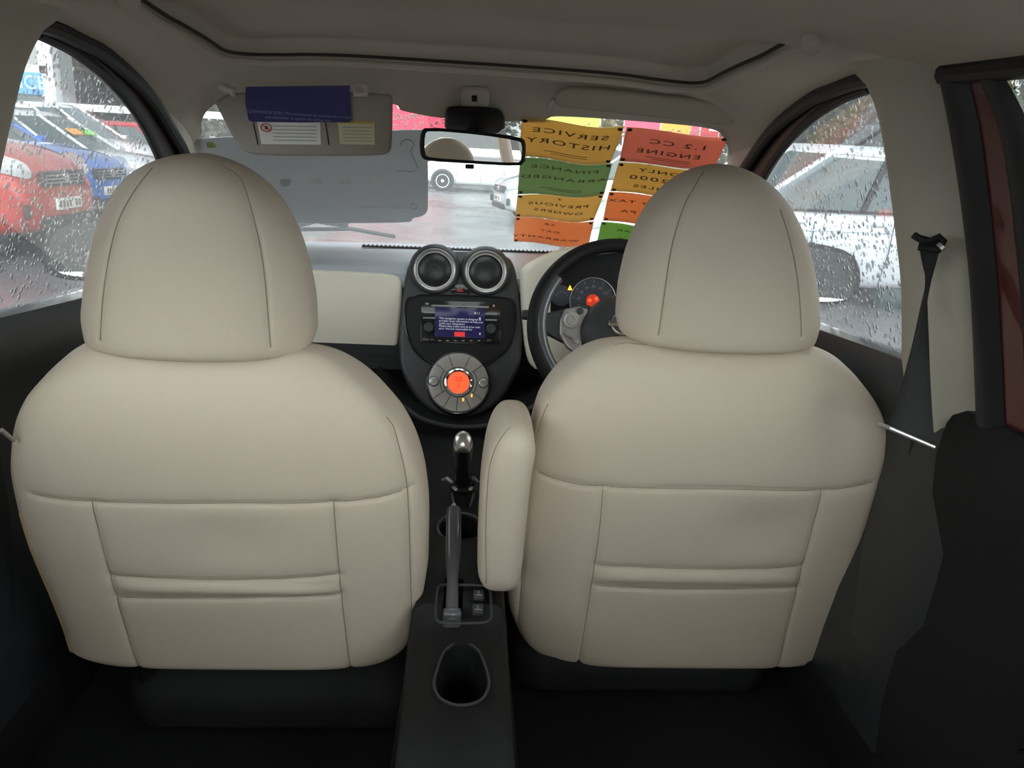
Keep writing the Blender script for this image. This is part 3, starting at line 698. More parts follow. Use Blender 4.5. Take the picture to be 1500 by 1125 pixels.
dsp = MB().lathe([(.0262, .017), (.0262, .0192), (.0001, .0192)], dc, SN, 48).build('display', MT['orange'], dl)
text('lettering', '20', dc+SN*.0197+uy*.007, (1, 0, 0), SN, .019, MT['orangedark'], dl, depth=.0001)
text('lettering', '3', dc+SN*.0197-uy*.010, (1, 0, 0), SN, .016, MT['orangedark'], dl, depth=.0001)
for a in (112, 68, 142, 38, 215, 242, 268, 296, 325):
    a = math.radians(a); MB().tube([dp(a, .0405, .0197), dp(a, .058, .0196), dp(a, .073, .0178)], .0008, 6).build('button_gap', MT['dark'], dl)
for s in (-1, 1):
    base = 0 if s > 0 else math.pi
    MB().tube([dp(base+t*s, .046+.0*abs(t), .0197) for t in np.linspace(-.62, .62, 16)], .0008, 6).build('button_gap', MT['dark'], dl)
    pc = dp(base, .062, .019)
    o = MB().lathe([(.0115, -.003), (.0115, .002), (.009, .0036), (.0001, .004)], pc, SN, 28).build('side_button', MT['silver'], dl)
    MB().tube([pc+(ux*math.cos(a)+uy*math.sin(a))*.0125+SN*.0008 for a in np.linspace(0, 2*math.pi, 26, endpoint=False)], .0009, 6, closed=True).build('button_gap', MT['dark'], dl)
for (x, y) in ((678.5, 585.5), (691, 579.5)):
    q = hit(x, y, SP0+SN*.0235, SN); MB().box(q, (.0034, .004, .0075)).build('indicator_lamp', MT['amber'], dl, bevel=.001)
# driver-side cream hood and binnacle
HP = (0, 1.84, .93); HN = np.array([0, -1, .12]); HN /= np.linalg.norm(HN)
dpart(plate('driver_panel', [(765, 402), (770, 392), (786, 381), (812, 369), (845, 361), (900, 356), (980, 358), (1050, 372), (1100, 400), (1115, 460), (1110, 540), (1000, 545), (860, 545), (800, 545), (778, 540), (770, 515), (766, 460)], HP, HN, .10, MT['creamplastic'], sm=1, bevel=.014, seg=4))
bn = dpart(plate('instrument_binnacle', [(806, 470), (806, 430), (812, 402), (830, 386), (866, 374), (915, 369), (975, 374), (1025, 392), (1045, 430), (1048, 480), (1030, 520), (840, 520)], HP, HN, .02, MT['black'], sm=2, bevel=.003, lift=.006))
def hn(px, py, l=0): return hit(px, py, np.array(HP)+HN*(.0075+l), HN)
hood = [hn(x, y, .02) for x, y in smoothpoly([(804, 470), (806, 402), (828, 384), (866, 371), (915, 366), (975, 371), (1028, 388), (1050, 430), (1050, 480)], 3, closed=False)]
hood0 = [hn(x, y, -.004) for x, y in smoothpoly([(802, 470), (803, 400), (826, 380), (866, 367), (915, 362), (975, 367), (1032, 384), (1054, 430), (1054, 480)], 3, closed=False)]
strip(hood0, hood, 'binnacle_rim', MT['creamplastic'], bn, thick=.006)
sc_ = hn(868, 441); sp_ = dpart(MB().lathe([(.0595, 0), (.0595, .004), (.0575, .005), (.0565, .0035), (.056, .003), (.0001, .003)], sc_, HN, 64).build('speedometer', MT['gaugeface']))
MB().tube([sc_+HN*.005+(ux*math.cos(a)+np.array([0, .12, 1])/1.007*math.sin(a))*.0585 for a in np.linspace(-.6, math.pi+.6, 50)], .0012, 6).build('gauge_ring', MT['silver'], sp_)
for k, a in enumerate(np.linspace(200, -20, 9)):
    a = math.radians(a); e = lambda rr: sc_+HN*.0042+(ux*math.cos(a)+np.array([0, .12, 1])/1.007*math.sin(a))*rr
    MB().tube([e(.046), e(.054)], .0007, 5).build('tick_mark', MT['greyink'], sp_)
    text('lettering', str(k*20), e(.037), (1, 0, 0), HN, .009, MT['greyink'], sp_, depth=.0001)
MB().lathe([(.017, .0), (.017, .0045), (.0001, .0046)], sc_, HN, 40).build('trip_display', MT['orangedark'], sp_)
for dx in (-.008, .008): MB().lathe([(.0045, .0), (.0045, .0056), (.0001, .0058)], sc_+ux*dx+np.array([0, 0, .004 + dx*.3]), HN, 20).build('display_glow', MT['orange'], sp_)
fg = dpart(MB().lathe([(.026, 0), (.026, .003), (.0245, .0035), (.0001, .0033)], hn(822, 433), HN, 40).build('fuel_gauge', MT['gaugeface']))
for a in np.linspace(150, 30, 6):
    a = math.radians(a); e = lambda rr: hn(822, 437)+HN*.004+(ux*math.cos(a)+np.array([0, .12, 1])*math.sin(a))*rr
    MB().tube([e(.014), e(.019)], .0007, 5).build('tick_mark', MT['greyink'], fg)
plate('warning_lamp', [(835, 417.5), (838.5, 425), (831.5, 425)], HP, HN, .001, MT['amber'], bn, sm=0, bevel=0, lift=.011)
plate('warning_lamp', [(904.5, 414.5), (908.5, 414.5), (908.5, 421.5), (904.5, 421.5)], HP, HN, .001, MT['redlamp'], bn, sm=1, bevel=0, lift=.011)
# lower trim under the stack: dark shelf with a curved lip
lip = [atY(x, y, 1.72) for x, y in catmull([(545, 560), (566, 574), (590, 594), (615, 612), (645, 622), (680, 626), (720, 622), (760, 606), (800, 585)], 6)]
dpart(MB().tube(lip, .006, 10).build('lower_lip', MT['stack']))
low = [q+np.array([0, .10, -.16]) for q in lip]; up_ = [np.array([q[0], 1.87, max(q[2], .66)]) for q in lip]
dpart(strip(lip, up_, 'under_shelf', MT['black'])); dpart(strip(lip, low, 'lower_face', MT['black'], bulge=(0, -.03, 0)))
adopt(dash, *DP)

# ================================================================== STEERING WHEEL
swc = atY(905, 480, 1.55); WNm = np.array([0, -math.cos(math.radians(24)), math.sin(math.radians(24))])
sw = empty('steering_wheel', swc, 'black leather steering wheel with silver control pod, in front of the driver seat', 'steering wheel')
wx = np.array([1.0, 0, 0]); wy = np.cross(WNm, wx); wy = wy if wy[2] > 0 else -wy
def wp(x, y, h=0): return swc+wx*x+wy*y+WNm*h
RR = .183
P = [MB().tube([wp(RR*math.cos(a), RR*math.sin(a)) for a in np.linspace(0, 2*math.pi, 90, endpoint=False)], .0155, 16, closed=True).build('rim', MT['black'])]
MT['wheelspoke'] = mat('satin_dark_grey_plastic', (.10, .105, .115), .22, coat=.3)
P.append(MB().tube([wp(.168*math.cos(a), .168*math.sin(a), .004) for a in np.linspace(math.radians(142), math.radians(222), 30)], [.012]*30, 12).build('rim_inlay', MT['wheelspoke']))
P.append(MB().tube([wp(.168*math.cos(a), .168*math.sin(a), .004) for a in np.linspace(math.radians(-42), math.radians(38), 30)], [.012]*30, 12).build('rim_inlay', MT['wheelspoke']))
# hub pad: domed rounded shape
n = 40; mb = MB()
for s_, h in ((1, -.03), (1, .0), (.97, .012), (.88, .024), (.7, .033), (.4, .039), (.05, .041)):
    for i in range(n):
        a = 2*math.pi*i/n; rr = .078*(1+.10*math.cos(2*a))*(1-.06*math.sin(3*a)) ; mb.v.append(tuple(wp(rr*math.cos(a)*s_, (rr*math.sin(a)-.004)*s_, h)))
for k in range(6):
    for i in range(n): mb.f.append((k*n+i, k*n+(i+1) % n, (k+1)*n+(i+1) % n, (k+1)*n+i))
mb.f += [tuple(range(n)), tuple(6*n+i for i in range(n))]
hub = mb.build('hub_pad', MT['stack']); P.append(hub)
for s in (-1, 1):
    vs = [wp(s*.06, .048, .004), wp(s*.10, .040, .006), wp(s*.172, .022, .004), wp(s*.172, -.012, .004), wp(s*.10, -.046, .006), wp(s*.055, -.062, .004)]
    vs = [*vs, *[q-WNm*.022 for q in vs]]
    o = mesh('spoke', vs, [tuple(range(6)), tuple(range(11, 5, -1))]+[(i, i+6, (i+1) % 6+6, (i+1) % 6) for i in range(6)], MT['stack']); md = o.modifiers.new('b', 'BEVEL'); md.width = .005; md.segments = 3; P.append(o)
    vs = [wp(s*.066, .036, .010), wp(s*.088, .041, .012), wp(s*.118, .034, .012), wp(s*.128, .010, .010), wp(s*.128, -.022, .010), wp(s*.112, -.048, .010), wp(s*.082, -.070, .010), wp(s*.078, -.03, .011), wp(s*.076, .0, .011)]
    k = len(vs); vs = [*vs, *[q-WNm*.014 for q in vs]]
    pod = mesh('control_pod', vs, [tuple(range(k)), tuple(range(2*k-1, k-1, -1))]+[(i, i+k, (i+1) % k+k, (i+1) % k) for i in range(k)], MT['silver']); md = pod.modifiers.new('b', 'BEVEL'); md.width = .004; md.segments = 3; P.append(pod)
    MB().lathe([(.019, 0), (.019, .003), (.017, .005), (.012, .004), (.0115, .006), (.007, .0065), (.0065, .005), (.0001, .005)], wp(s*.103, .010, .011), WNm, 40).build('rocker_button', MT['dial'], pod)
    MB().lathe([(.0075, 0), (.0075, .003), (.0001, .004)], wp(s*.085, .030, .011), WNm, 20).build('round_button', MT['stack'], pod)
    MB().tube([wp(s*.118, -.018, .012), wp(s*.098, -.028, .013)], .0045, 10).build('bar_button', MT['dial'], pod)
    MB().lathe([(.0055, 0), (.0055, .003), (.0001, .004)], wp(s*.092, -.036, .012), WNm, 20).build('round_button', MT['dial'], pod)
vs = [wp(-.035, -.05, .0), wp(.035, -.05, .0), wp(.028, -.17, .004), wp(-.028, -.17, .004)]; vs = [*vs, *[q-WNm*.02 for q in vs]]
o = mesh('spoke', vs, [(0, 1, 2, 3), (7, 6, 5, 4), (0, 4, 5, 1), (1, 5, 6, 2), (2, 6, 7, 3), (3, 7, 4, 0)], MT['stack']); md = o.modifiers.new('b', 'BEVEL'); md.width = .005; md.segments = 3; P.append(o)
MB().tube([wp(.0225*math.cos(a), .0225*math.sin(a), .0415) for a in np.linspace(0, 2*math.pi, 40, endpoint=False)], .0032, 10, closed=True).build('emblem_ring', MT['chrome'], hub)
MB().box(wp(0, 0, .042), (.058, .006, .011), Matrix.Rotation(math.radians(-24), 3, 'X')).build('emblem_bar', MT['chrome'], hub, bevel=.001)
P.append(MB().tube([wp(0, 0, -.02), wp(0, 0, -.28)], .045, 20).build('steering_column', MT['black']))
adopt(sw, *P)
st = empty('indicator_stalk', wp(-.04, .015, -.06), 'black control stalk poking out left of the steering wheel', 'stalk')
e0 = wp(-.04, .015, -.055); e1 = atY(781, 462, 1.66); e2 = atY(765, 461, 1.66)
adopt(st, MB().tube([e0, e1], .006, 12).build('arm', MT['black']), MB().tube([e1, e1+(e2-e1)*.3, e2], [.009, .013, .011], 16).build('tip', MT['stack']))

# ================================================================== CENTRE CONSOLE
con = empty('centre_console', (.0, 1.2, .25), 'black plastic centre console running between the two front seats', 'console')
sec = [(.62, .085, .30), (.70, .085, .43), (.77, .083, .505), (.83, .08, .53), (.94, .078, .535), (.985, .076, .545), (1.01, .075, .570), (1.12, .075, .575), (1.2, .078, .560), (1.3, .09, .535), (1.45, .11, .53), (1.6, .13, .55), (1.75, .15, .58), (1.90, .16, .62)]
vs = []; fs = []; XC = .012
ringf = lambda w_, z: [(-w_-.03, .25), (-w_-.012, z*.55+.11), (-w_, z-.03), (-w_+.006, z-.010), (-w_+.02, z), (0, z+.001), (w_-.02, z), (w_-.006, z-.010), (w_, z-.03), (w_+.012, z*.55+.11), (w_+.03, .25)]
for y, w_, z in sec:
    for (x, zz) in ringf(w_, z): vs.append((XC+x, y, zz))
n = 11
for i in range(len(sec)-1):
    for k in range(n): fs.append((i*n+k, i*n+(k+1) % n, (i+1)*n+(k+1) % n, (i+1)*n+k))
fs += [tuple(range(n)), tuple((len(sec)-1)*n+k for k in range(n))]
tun = mesh('console_body', vs, fs, MT['black'])
egg = [atZ(x, y, .534) for x, y in catmull([(676, 944), (700, 955), (713, 985), (716, 1008), (704, 1028), (676, 1036), (648, 1028), (636, 1008), (640, 985), (652, 955)], 5, closed=True)]
ec = np.mean(egg, 0)
def cutter(ring, zt, zb, k=.8):
    m_ = len(ring); vv = [(q[0], q[1], zt) for q in ring]+[(ec0[0]+(q[0]-ec0[0])*k, ec0[1]+(q[1]-ec0[1])*k, zb) for q in ring]
    return mesh('cut', vv, [tuple(range(m_)), tuple(range(2*m_-1, m_-1, -1))]+[(i, i+m_, (i+1) % m_+m_, (i+1) % m_) for i in range(m_)], None, smooth=False)
def carve(o, ring, zt, zb, k=.8):
    global ec0
    ec0 = np.mean(ring, 0); c = cutter(ring, zt, zb, k)
    md = o.modifiers.new('cut', 'BOOLEAN'); md.object = c; md.operation = 'DIFFERENCE'; md.solver = 'EXACT'
    bpy.context.view_layer.update(); me = bpy.data.meshes.new_from_object(o.evaluated_get(bpy.context.evaluated_depsgraph_get()))
    o.modifiers.clear(); o.data = me; bpy.data.objects.remove(c)
carve(tun, egg, .62, .43)
fr_c = np.array([XC, 1.335, 0]); fcup = [np.array([XC+.045*math.cos(a), 1.315+.06*math.sin(a), .54]) for a in np.linspace(0, 2*math.pi, 36, endpoint=False)]
carve(tun, fcup, .60, .47, .85)
hq = atZ(662, 905, .56); slot = [np.array([hq[0]+x, hq[1]+y, .57]) for x, y in ((-.016, .0), (.016, .0), (.018, .09), (-.014, .09))]
carve(tun, slot, .66, .50, .95)
CP = [tun]
CP.append(MB().tube([q+np.array([0, 0, .003]) for q in egg], .0022, 8, closed=True).build('cupholder_rim', MT['stack']))
CP.append(MB().tube([q+np.array([0, 0, .0]) for q in fcup], .003, 8, closed=True).build('front_cupholder_rim', MT['wheelspoke']))
# handbrake plate frame and seat heater switches
zf = .577
fr = [atZ(x, y, zf) for x, y in smoothpoly([(642, 858), (655, 856), (704, 857), (717, 860), (719, 872), (720, 903), (716, 911), (700, 913), (655, 913), (640, 911), (638, 900), (640, 870)], 1)]
CP.append(MB().tube(fr, .0022, 8, closed=True).build('handbrake_surround', MT['stack']))
for (x, y) in ((700, 893), (701, 872)):
    q = atZ(x, y, .578); b = MB().box(q, (.017, .022, .008)).build('heater_switch', MT['stack'], bevel=.002); CP.append(b)
    MB().box(q+np.array([0, -.006, .0045]), (.011, .0016, .001)).build('switch_mark', MT['greyink'], b); MB().box(q+np.array([0, .001, .0045]), (.002, .008, .001)).build('switch_mark', MT['greyink'], b)
adopt(con, *CP)
# handbrake
hb = empty('handbrake', (-.018, 1.06, .55), 'grey handbrake lever lying between the front seats', 'handbrake')
h0 = atZ(662, 905, .56); h1 = atY(665, 745, 1.19); hd = h1-h0; hdn = hd/np.linalg.norm(hd)
pt = [h0-hdn*.01, h0+hdn*.02, h0+hd*.3, h0+hd*.4, h0+hd*.6, h0+hd*.9, h0+hd*.985, h1]
P = [MB().tube(pt, [.010, .0105, .0095, .0115, .0135, .0135, .0125, .008], 18).build('grip', MT['wheelspoke']),
     MB().tube([h1-hdn*.004, h1+hdn*.008, h1+hdn*.011], [.0045, .0045, .003], 12).build('release_button', MT['silver']),
     MB().box(h0, (.03, .018, .03)).build('pivot_cover', MT['wheelspoke'], bevel=.006)]
adopt(hb, *P)
# gear lever
gk = atY(678, 650, 1.42); gb = atY(678, 706, 1.45); gb2 = gb+np.array([0, .03, -.08])
gl = empty('gear_lever', gb2, 'gear lever with shiny silver topped black knob in front of the handbrake', 'gear lever')
ax = gk-gb; ax = ax/np.linalg.norm(ax)
top = atY(678, 636, 1.425)
P = [MB().tube([gb, gb+(gk-gb)*.5, gk-(gk-gb)*.12, gk, gk+(top-gk)*.4, top-(top-gk)*.1], [.0185, .0185, .0215, .022, .021, .010], 24).build('knob_body', MT['gloss'])]
capc = gk+np.array([0, -.006, .004])
mb = MB(); nr = np.array([0, -.9, .43]); upv = np.array([0, .43, .9]); m_ = 28
for s_, h in ((1, 0.006), (1, .014), (.9, .019), (.65, .0225), (.3, .0245), (.02, .025)):
    for i in range(m_):
        a = 2*math.pi*i/m_; x = .0195*math.cos(a); y = .024*math.sin(a) if math.sin(a) > 0 else .027*max(math.sin(a), -.75)
        mb.v.append(tuple(capc+np.array([1, 0, 0])*x*s_+upv*y*s_+nr*(h+.001)))
for k in range(5):
    for i in range(m_): mb.f.append((k*m_+i, k*m_+(i+1) % m_, (k+1)*m_+(i+1) % m_, (k+1)*m_+i))
mb.f += [tuple(range(m_)), tuple(5*m_+i for i in range(m_))]
P.append(mb.build('knob_cap', mat('brushed_silver_cap', (.78, .77, .76), .28, metal=.9)))
P.append(MB().lathe([(.026, 0), (.0265, .006), (.022, .010), (.017, .012)], gb-ax*.012, ax, 32).build('collar', MT['gloss']))
P.append(MB().lathe([(.055, -.05), (.045, -.03), (.034, -.01), (.026, .004)], gb-ax*.03, ax, 32).build('boot', MT['fabric']))
P.append(MB().tube([gb-ax*.02+np.array([-.024, -.02, 0]), gb-ax*.03+np.array([-.014, -.04, -.03]), gb-ax*.03+np.array([-.008, -.05, -.055])], .003, 8).build('boot_fold', MT['wheelspoke']))
P.append(MB().tube([gb-ax*.02+np.array([.024, -.02, 0]), gb-ax*.03+np.array([.012, -.04, -.03]), gb-ax*.03+np.array([-.004, -.05, -.055])], .003, 8).build('boot_fold', MT['wheelspoke']))
P.append(MB().tube([atY(648, 703, 1.46), atY(655, 701, 1.45), atY(663, 707, 1.44)], [.003, .0045, .003], 10).build('gate_glint', MT['silver']))
P.append(MB().tube([atY(693, 700, 1.44), atY(701, 706, 1.45)], [.0045, .003], 10).build('gate_glint', MT['silver']))
adopt(gl, *P)

# ================================================================== MIRROR, VISORS, ROOF LIGHT
mc = atY(693, 215, 1.42)
tgt = np.array([.40, -.37, 1.15]); pin = atY(690, 215, 1.42)
a = (CAM-pin)/np.linalg.norm(CAM-pin); b = (tgt-pin)/np.linalg.norm(tgt-pin); mn = a+b; mn /= np.linalg.norm(mn)
rv = empty('rear_view_mirror', mc, 'black framed rear view mirror hanging from the windscreen top', 'mirror')
ho = plate('mirror_housing', [(624, 186), (700, 192), (764, 201), (771, 207), (771, 225), (769, 238), (762, 244), (690, 240), (625, 236), (617, 230), (615, 212), (617, 193)], mc, mn, .03, MT['black'], sm=1, bevel=.006, seg=4)
plate('mirror_glass', [(628, 191), (700, 197), (759, 206), (765, 211), (764, 234), (758, 239), (690, 235), (629, 231), (622, 226), (622, 197)], mc, mn, .002, MT['mirror'], ho, sm=1, bevel=0, lift=.0012)
q = hit(688, 243, mc, mn); MB().box(q+np.array([0, -.002, -.001]), (.016, .02, .008)).build('dip_tab', MT['black'], ho, bevel=.002)
top_ = ws_point(.02, 1.285, .03)
stem = MB().tube([mc-mn*.028, mc-mn*.05+np.array([0, .02, .02]), top_], [.012, .012, .02], 14).build('stem', MT['black'])
sb = plate('sensor_cover', [(652, 168), (658, 164), (725, 166), (738, 172), (741, 196), (700, 200), (650, 196)], ws_point(0, 1.28, .020), WN, .016, MT['black'], sm=1, bevel=.008, seg=3)
adopt(rv, ho, stem, sb)
# roof light
rl0 = atY(695, 145, 1.56)
RLN = np.array([0, -.62, -.78])
hdr0 = np.array([0, 1.50, ceil(0, 1.5)]); hdr1 = np.array(ws_point(.05, 1.30, .012)); dd = hdr1-hdr0; dd[0] = 0; RLN = np.array([0, dd[2], -dd[1]]); RLN /= np.linalg.norm(RLN); RLN = RLN if RLN[2] < 0 else -RLN
rlc = hit(695, 145, hdr0+RLN*.004, RLN)
rl = empty('roof_console', rlc, 'small beige rounded switch pod on the roof lining above the mirror', 'roof console')
o1 = plate('pod', [(678, 132), (712, 133), (717, 140), (716, 156), (710, 160), (680, 158), (675, 152), (675, 138)], rlc, RLN, .010, MT['liner'], sm=1, bevel=.0012, lift=.0015)
plate('microphone', [(691, 140), (699, 140), (699, 149), (691, 149)], rlc, RLN, .004, MT['black'], o1, sm=0, bevel=.0005, lift=.0022)
adopt(rl, o1)
# left visor, folded down
VNl = np.array([0, -1, -.10]); VNl /= np.linalg.norm(VNl); VP = (0, 1.455, 1.30)
vl = empty('sun_visor', atY(445, 128, 1.455), 'beige sun visor with backlit shade in its colour, folded down in front of the passenger, with labels', 'sun visor', 'sun visors under the roof lining')
vb = plate('visor_board', [(324, 143), (340, 136), (430, 133), (520, 135), (568, 138), (575, 142), (574, 180), (573, 216), (569, 225), (556, 228), (470, 229), (380, 228), (360, 224), (347, 213), (333, 188), (320, 162), (314, 150)], VP, VNl, .016, mat('backlit_shade_visor_vinyl', (.34, .31, .275), .85), sm=1, bevel=.005, seg=3)  # vinyl colour darkened to paint in the visor's backlit shade
def vlp(px, py, l=0): return hit(px, py, np.array(VP)+VNl*l, VNl)
plate('white_label', [(376, 176), (469, 178), (470, 212), (383, 211)], VP, VNl, .0006, MT['white'], vb, sm=0, bevel=0, lift=.0007)['label'] = 'white label with small red no child seat symbol'
plate('yellow_label', [(495, 177), (548, 178), (549, 212), (498, 211)], VP, VNl, .0006, MT['yellowlabel'], vb, sm=0, bevel=0, lift=.0007)['label'] = 'pale yellow label'
for i in range(5): plate('label_line', [(400, 184+i*5.2), (464, 185+i*5.2), (464, 186+i*5.2), (400, 185+i*5.2)], VP, VNl, .0003, MT['greyink'], vb, sm=0, bevel=0, lift=.0012)
for i in range(5): plate('label_line', [(502, 186+i*5), (545, 186.5+i*5), (545, 187.4+i*5), (502, 187+i*5)], VP, VNl, .0003, MT['greyink'], vb, sm=0, bevel=0, lift=.0012)
plate('label_stripe', [(497, 177), (547, 178), (547, 181.5), (497, 180.5)], VP, VNl, .0003, mat('ochre_stripe', (.55, .36, .05), .6), vb, sm=0, bevel=0, lift=.0012)
sy = vlp(390, 187, .0016); MB().tube([sy+np.array([.0095*math.cos(a), 0, .0068*math.sin(a)]) for a in np.linspace(0, 2*math.pi, 24, endpoint=False)], .0009, 5, closed=True).build('warning_symbol', MT['red'], vb)
MB().tube([sy+np.array([-.006, 0, .004]), sy+np.array([.006, 0, -.004])], .0008, 5).build('warning_symbol', MT['red'], vb); MB().box(sy, (.005, .001, .006)).build('warning_symbol', MT['ink'], vb)
for (x0, y0, x1, y1) in ((371, 180, 378, 212), (477, 180, 482, 212)): MB().tube([vlp(x0, y0, .0005), vlp(x1, y1, .0005)], .001, 6).build('slot_line', MT['dark'], vb)
hk = MB().tube([atY(322, 126, 1.45), atY(331, 130, 1.45), atY(342, 134, 1.45), atY(340, 139, 1.452)], [.006, .008, .008, .006], 10).build('hinge_arm', MT['liner'])
hk2 = MB().tube([atY(519, 128, 1.45), atY(527, 124, 1.455), atY(537, 128, 1.45), atY(537, 138, 1.45), atY(520, 138, 1.45)], .005, 8, closed=True).build('visor_clip', MT['liner'])
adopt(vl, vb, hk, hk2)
nv_ = empty('warning_card', vlp(437, 150, .004), 'navy blue airbag recommendation card wrapped over the folded down visor', 'card')
nb = plate('card_sheet', [(360, 127), (512, 125), (513, 150), (515, 176), (512, 179), (440, 179.5), (370, 178.5), (364, 176), (359, 150)], VP, VNl, .0008, MT['navy'], sm=0, bevel=0, lift=.0035)
text('lettering', 'RECOMMENDATION: This card should be maintained correctly', vlp(437, 167.5, .0045), (1, 0, -.0), VNl, .0074, MT['labeltext'], nb, depth=.0001)
text('lettering', 'and thereafter as against the airbag unit', vlp(437, 174, .0045), (1, 0, -.0), VNl, .0074, MT['labeltext'], nb, depth=.0001)
adopt(nv_, nb)
# right visor folded up
RVN = np.array([0, -.86, -.5]); RVN /= np.linalg.norm(RVN)
vr = empty('sun_visor', atY(945, 150, 1.50), 'beige sun visor folded up against the roof above the driver', 'sun visor', 'sun visors under the roof lining')
rb_ = plate('visor_board', [(822, 134), (840, 130), (930, 138), (1020, 147), (1072, 156), (1080, 165), (1079, 178), (1072, 185), (1045, 184), (960, 174), (880, 165), (825, 160), (814, 155), (812, 143)], atY(945, 160, 1.485), RVN, .02, mat('pale_beige_visor_vinyl', (.46, .425, .36), .8), sm=1, bevel=.008, seg=4)
cl_ = MB().tube([atY(812, 145, 1.49), atY(806, 152, 1.50), atY(804, 158, 1.505)], .005, 8).build('visor_clip', MT['liner'])
adopt(vr, rb_, cl_)
for (x, y) in ((188, 6), (1190, 68)):
    q = atZ(x, y, 1.392); o = MB().lathe([(.012, -.012), (.0125, 0), (.010, .006), (.0001, .008)], q, (0, -.5, -.85), 20).build('roof_blind_stop', MT['liner'])
    tag(o, 'small beige end stop at the %s rear corner of the sunroof blind' % ('left' if x < 700 else 'right'), 'trim stop')

# ================================================================== SEAT BELTS
def belt(s, label):
    b = empty('seat_belt', SP(s, 1.0, 1.1), label, 'seat belt', 'front seat belts')
    return b
rbt = belt(1, 'black seat belt hanging twisted from the right door pillar beside the driver seat')
def bq(px, py, yy): return atY(px, py, yy)
Lh = [(1345, 349, .985), (1350, 380, .985), (1356, 415, .985), (1349, 450, .975), (1338, 500, .97), (1326, 545, .965), (1314, 590, .96), (1303, 628, .955)]
Rh = [(1380, 349, .955), (1374, 375, .96), (1359, 432, .982), (1358, 455, .98), (1360, 500, .965), (1362, 545, .95), (1365, 600, .94), (1369, 655, .93)]
Lh = [(a, b, c-.085) for a, b, c in Lh]; Rh = [(a, b, c-.075) for a, b, c in Rh]
P = [strip([bq(*q) for q in catmull(Lh, 5)], [bq(*q) for q in catmull(Rh, 5)], 'webbing', MT['belt'], thick=.0018, nseg=3)]
Lu = [(1326, 306, 1.035), (1330, 330, 1.02), (1340, 352, 1.0)]; Ru = [(1331, 312, 1.03), (1340, 335, 1.01), (1352, 356, .99)]
P.append(MB().tube([bq(1338, 344, .905), bq(1346, 349, .90), bq(1362, 353, .89), bq(1376, 347, .88), bq(1382, 353, .878), bq(1376, 366, .878), bq(1346, 362, .895)], .0045, 10).build('belt_guide', MT['black']))
P.append(MB().tube([bq(1376, 364, .876), bq(1381, 360, .875)], .006, 10).build('guide_end', MT['silver']))
P.append(MB().tube([bq(1288, 622, .885), bq(1303, 627, .87), bq(1369, 655, .85)], [.0035, .003, .0025], 8).build('belt_bar', MT['silver']))
adopt(rbt, *P)
lbt = belt(-1, 'black seat belt and metal buckle at the left door pillar beside the passenger seat')
P = [strip([SP(-1, .98, 1.10, .05), SP(-1, 1.0, .9, .03), SP(-1, 1.0, .5, .02)], [SP(-1, .93, 1.10, .05), SP(-1, .94, .9, .03), SP(-1, .93, .5, .02)], 'webbing', MT['belt'], thick=.0018),
     MB().tube([atY(2, 630, .93), atY(20, 645, .95)], .003, 8).build('belt_bar', MT['silver'])]
adopt(lbt, *P)

# ================================================================== DOOR MIRRORS
def wing(s, px_out, px_in, yb, label, aim):
    c = atY(*px_in[0], yb); cen = np.mean([atY(x, y, yb) for x, y in px_in], 0)
    root = empty('door_mirror', cen, label, 'door mirror', 'outside door mirrors')
    a = (CAM-cen)/np.linalg.norm(CAM-cen); b = np.array(aim, float); b /= np.linalg.norm(b); nn = a+b; nn /= np.linalg.norm(nn)
    h = plate('mirror_shell', px_out, cen, nn, .09, MT['black'], sm=2, bevel=.010, seg=4)
    plate('mirror_glass', px_in, cen, nn, .003, MT['mirror'], h, sm=2, bevel=0, lift=.002)
    arm = MB().tube([cen-nn*.05, np.array([s*.74, yb-.02 if False else cen[1]+.04, .985])], [.035, .028], 12).build('mirror_arm', MT['black'])
    adopt(root, h, arm)
wing(-1, [(60, 360), (66, 338), (84, 325), (130, 319), (190, 318), (215, 330), (220, 380), (205, 408), (150, 413), (100, 412), (72, 405), (58, 388)],
     [(72, 355), (82, 338), (100, 330), (150, 325), (190, 325), (208, 335), (210, 380), (198, 403), (150, 407), (100, 404), (80, 396), (72, 380)], 1.66, 'left door mirror in a black shell seen through the wet window', (.02, -1, -.02))
wing(1, [(1130, 352), (1180, 356), (1215, 360), (1243, 368), (1258, 382), (1263, 405), (1258, 432), (1245, 445), (1215, 447), (1170, 446), (1125, 440)],
     [(1135, 359), (1180, 362), (1212, 366), (1236, 374), (1248, 388), (1252, 408), (1248, 430), (1238, 440), (1215, 442), (1170, 441), (1130, 436)], 1.72, 'right door mirror in a black shell reflecting this car and the pale yard', (.0, -1, -.02))
# red outer skin of this car, seen in the door mirrors
for s in (-1, 1):
    prof = [(.74, .30), (.80, .42), (.81, .6), (.80, .78), (.77, .90), (.722, .945)]
    vs = []; fs = []
    ys = np.linspace(-1.3, 2.2, 20)
    for y in ys:
        for x, z in prof: vs.append((s*x, y, z+.02*(y < 0)*min(1, -y)))
    for i in range(19):
        for k in range(5): fs.append((i*6+k, i*6+k+1, (i+1)*6+k+1, (i+1)*6+k))
    o = mesh('trim_%d' % tn, vs, fs, mat('bright_red_car_paint', (.45, .02, .02), .25, coat=.8)); md = o.modifiers.new('s', 'SOLIDIFY'); md.thickness = .01; struct(o); tn += 1
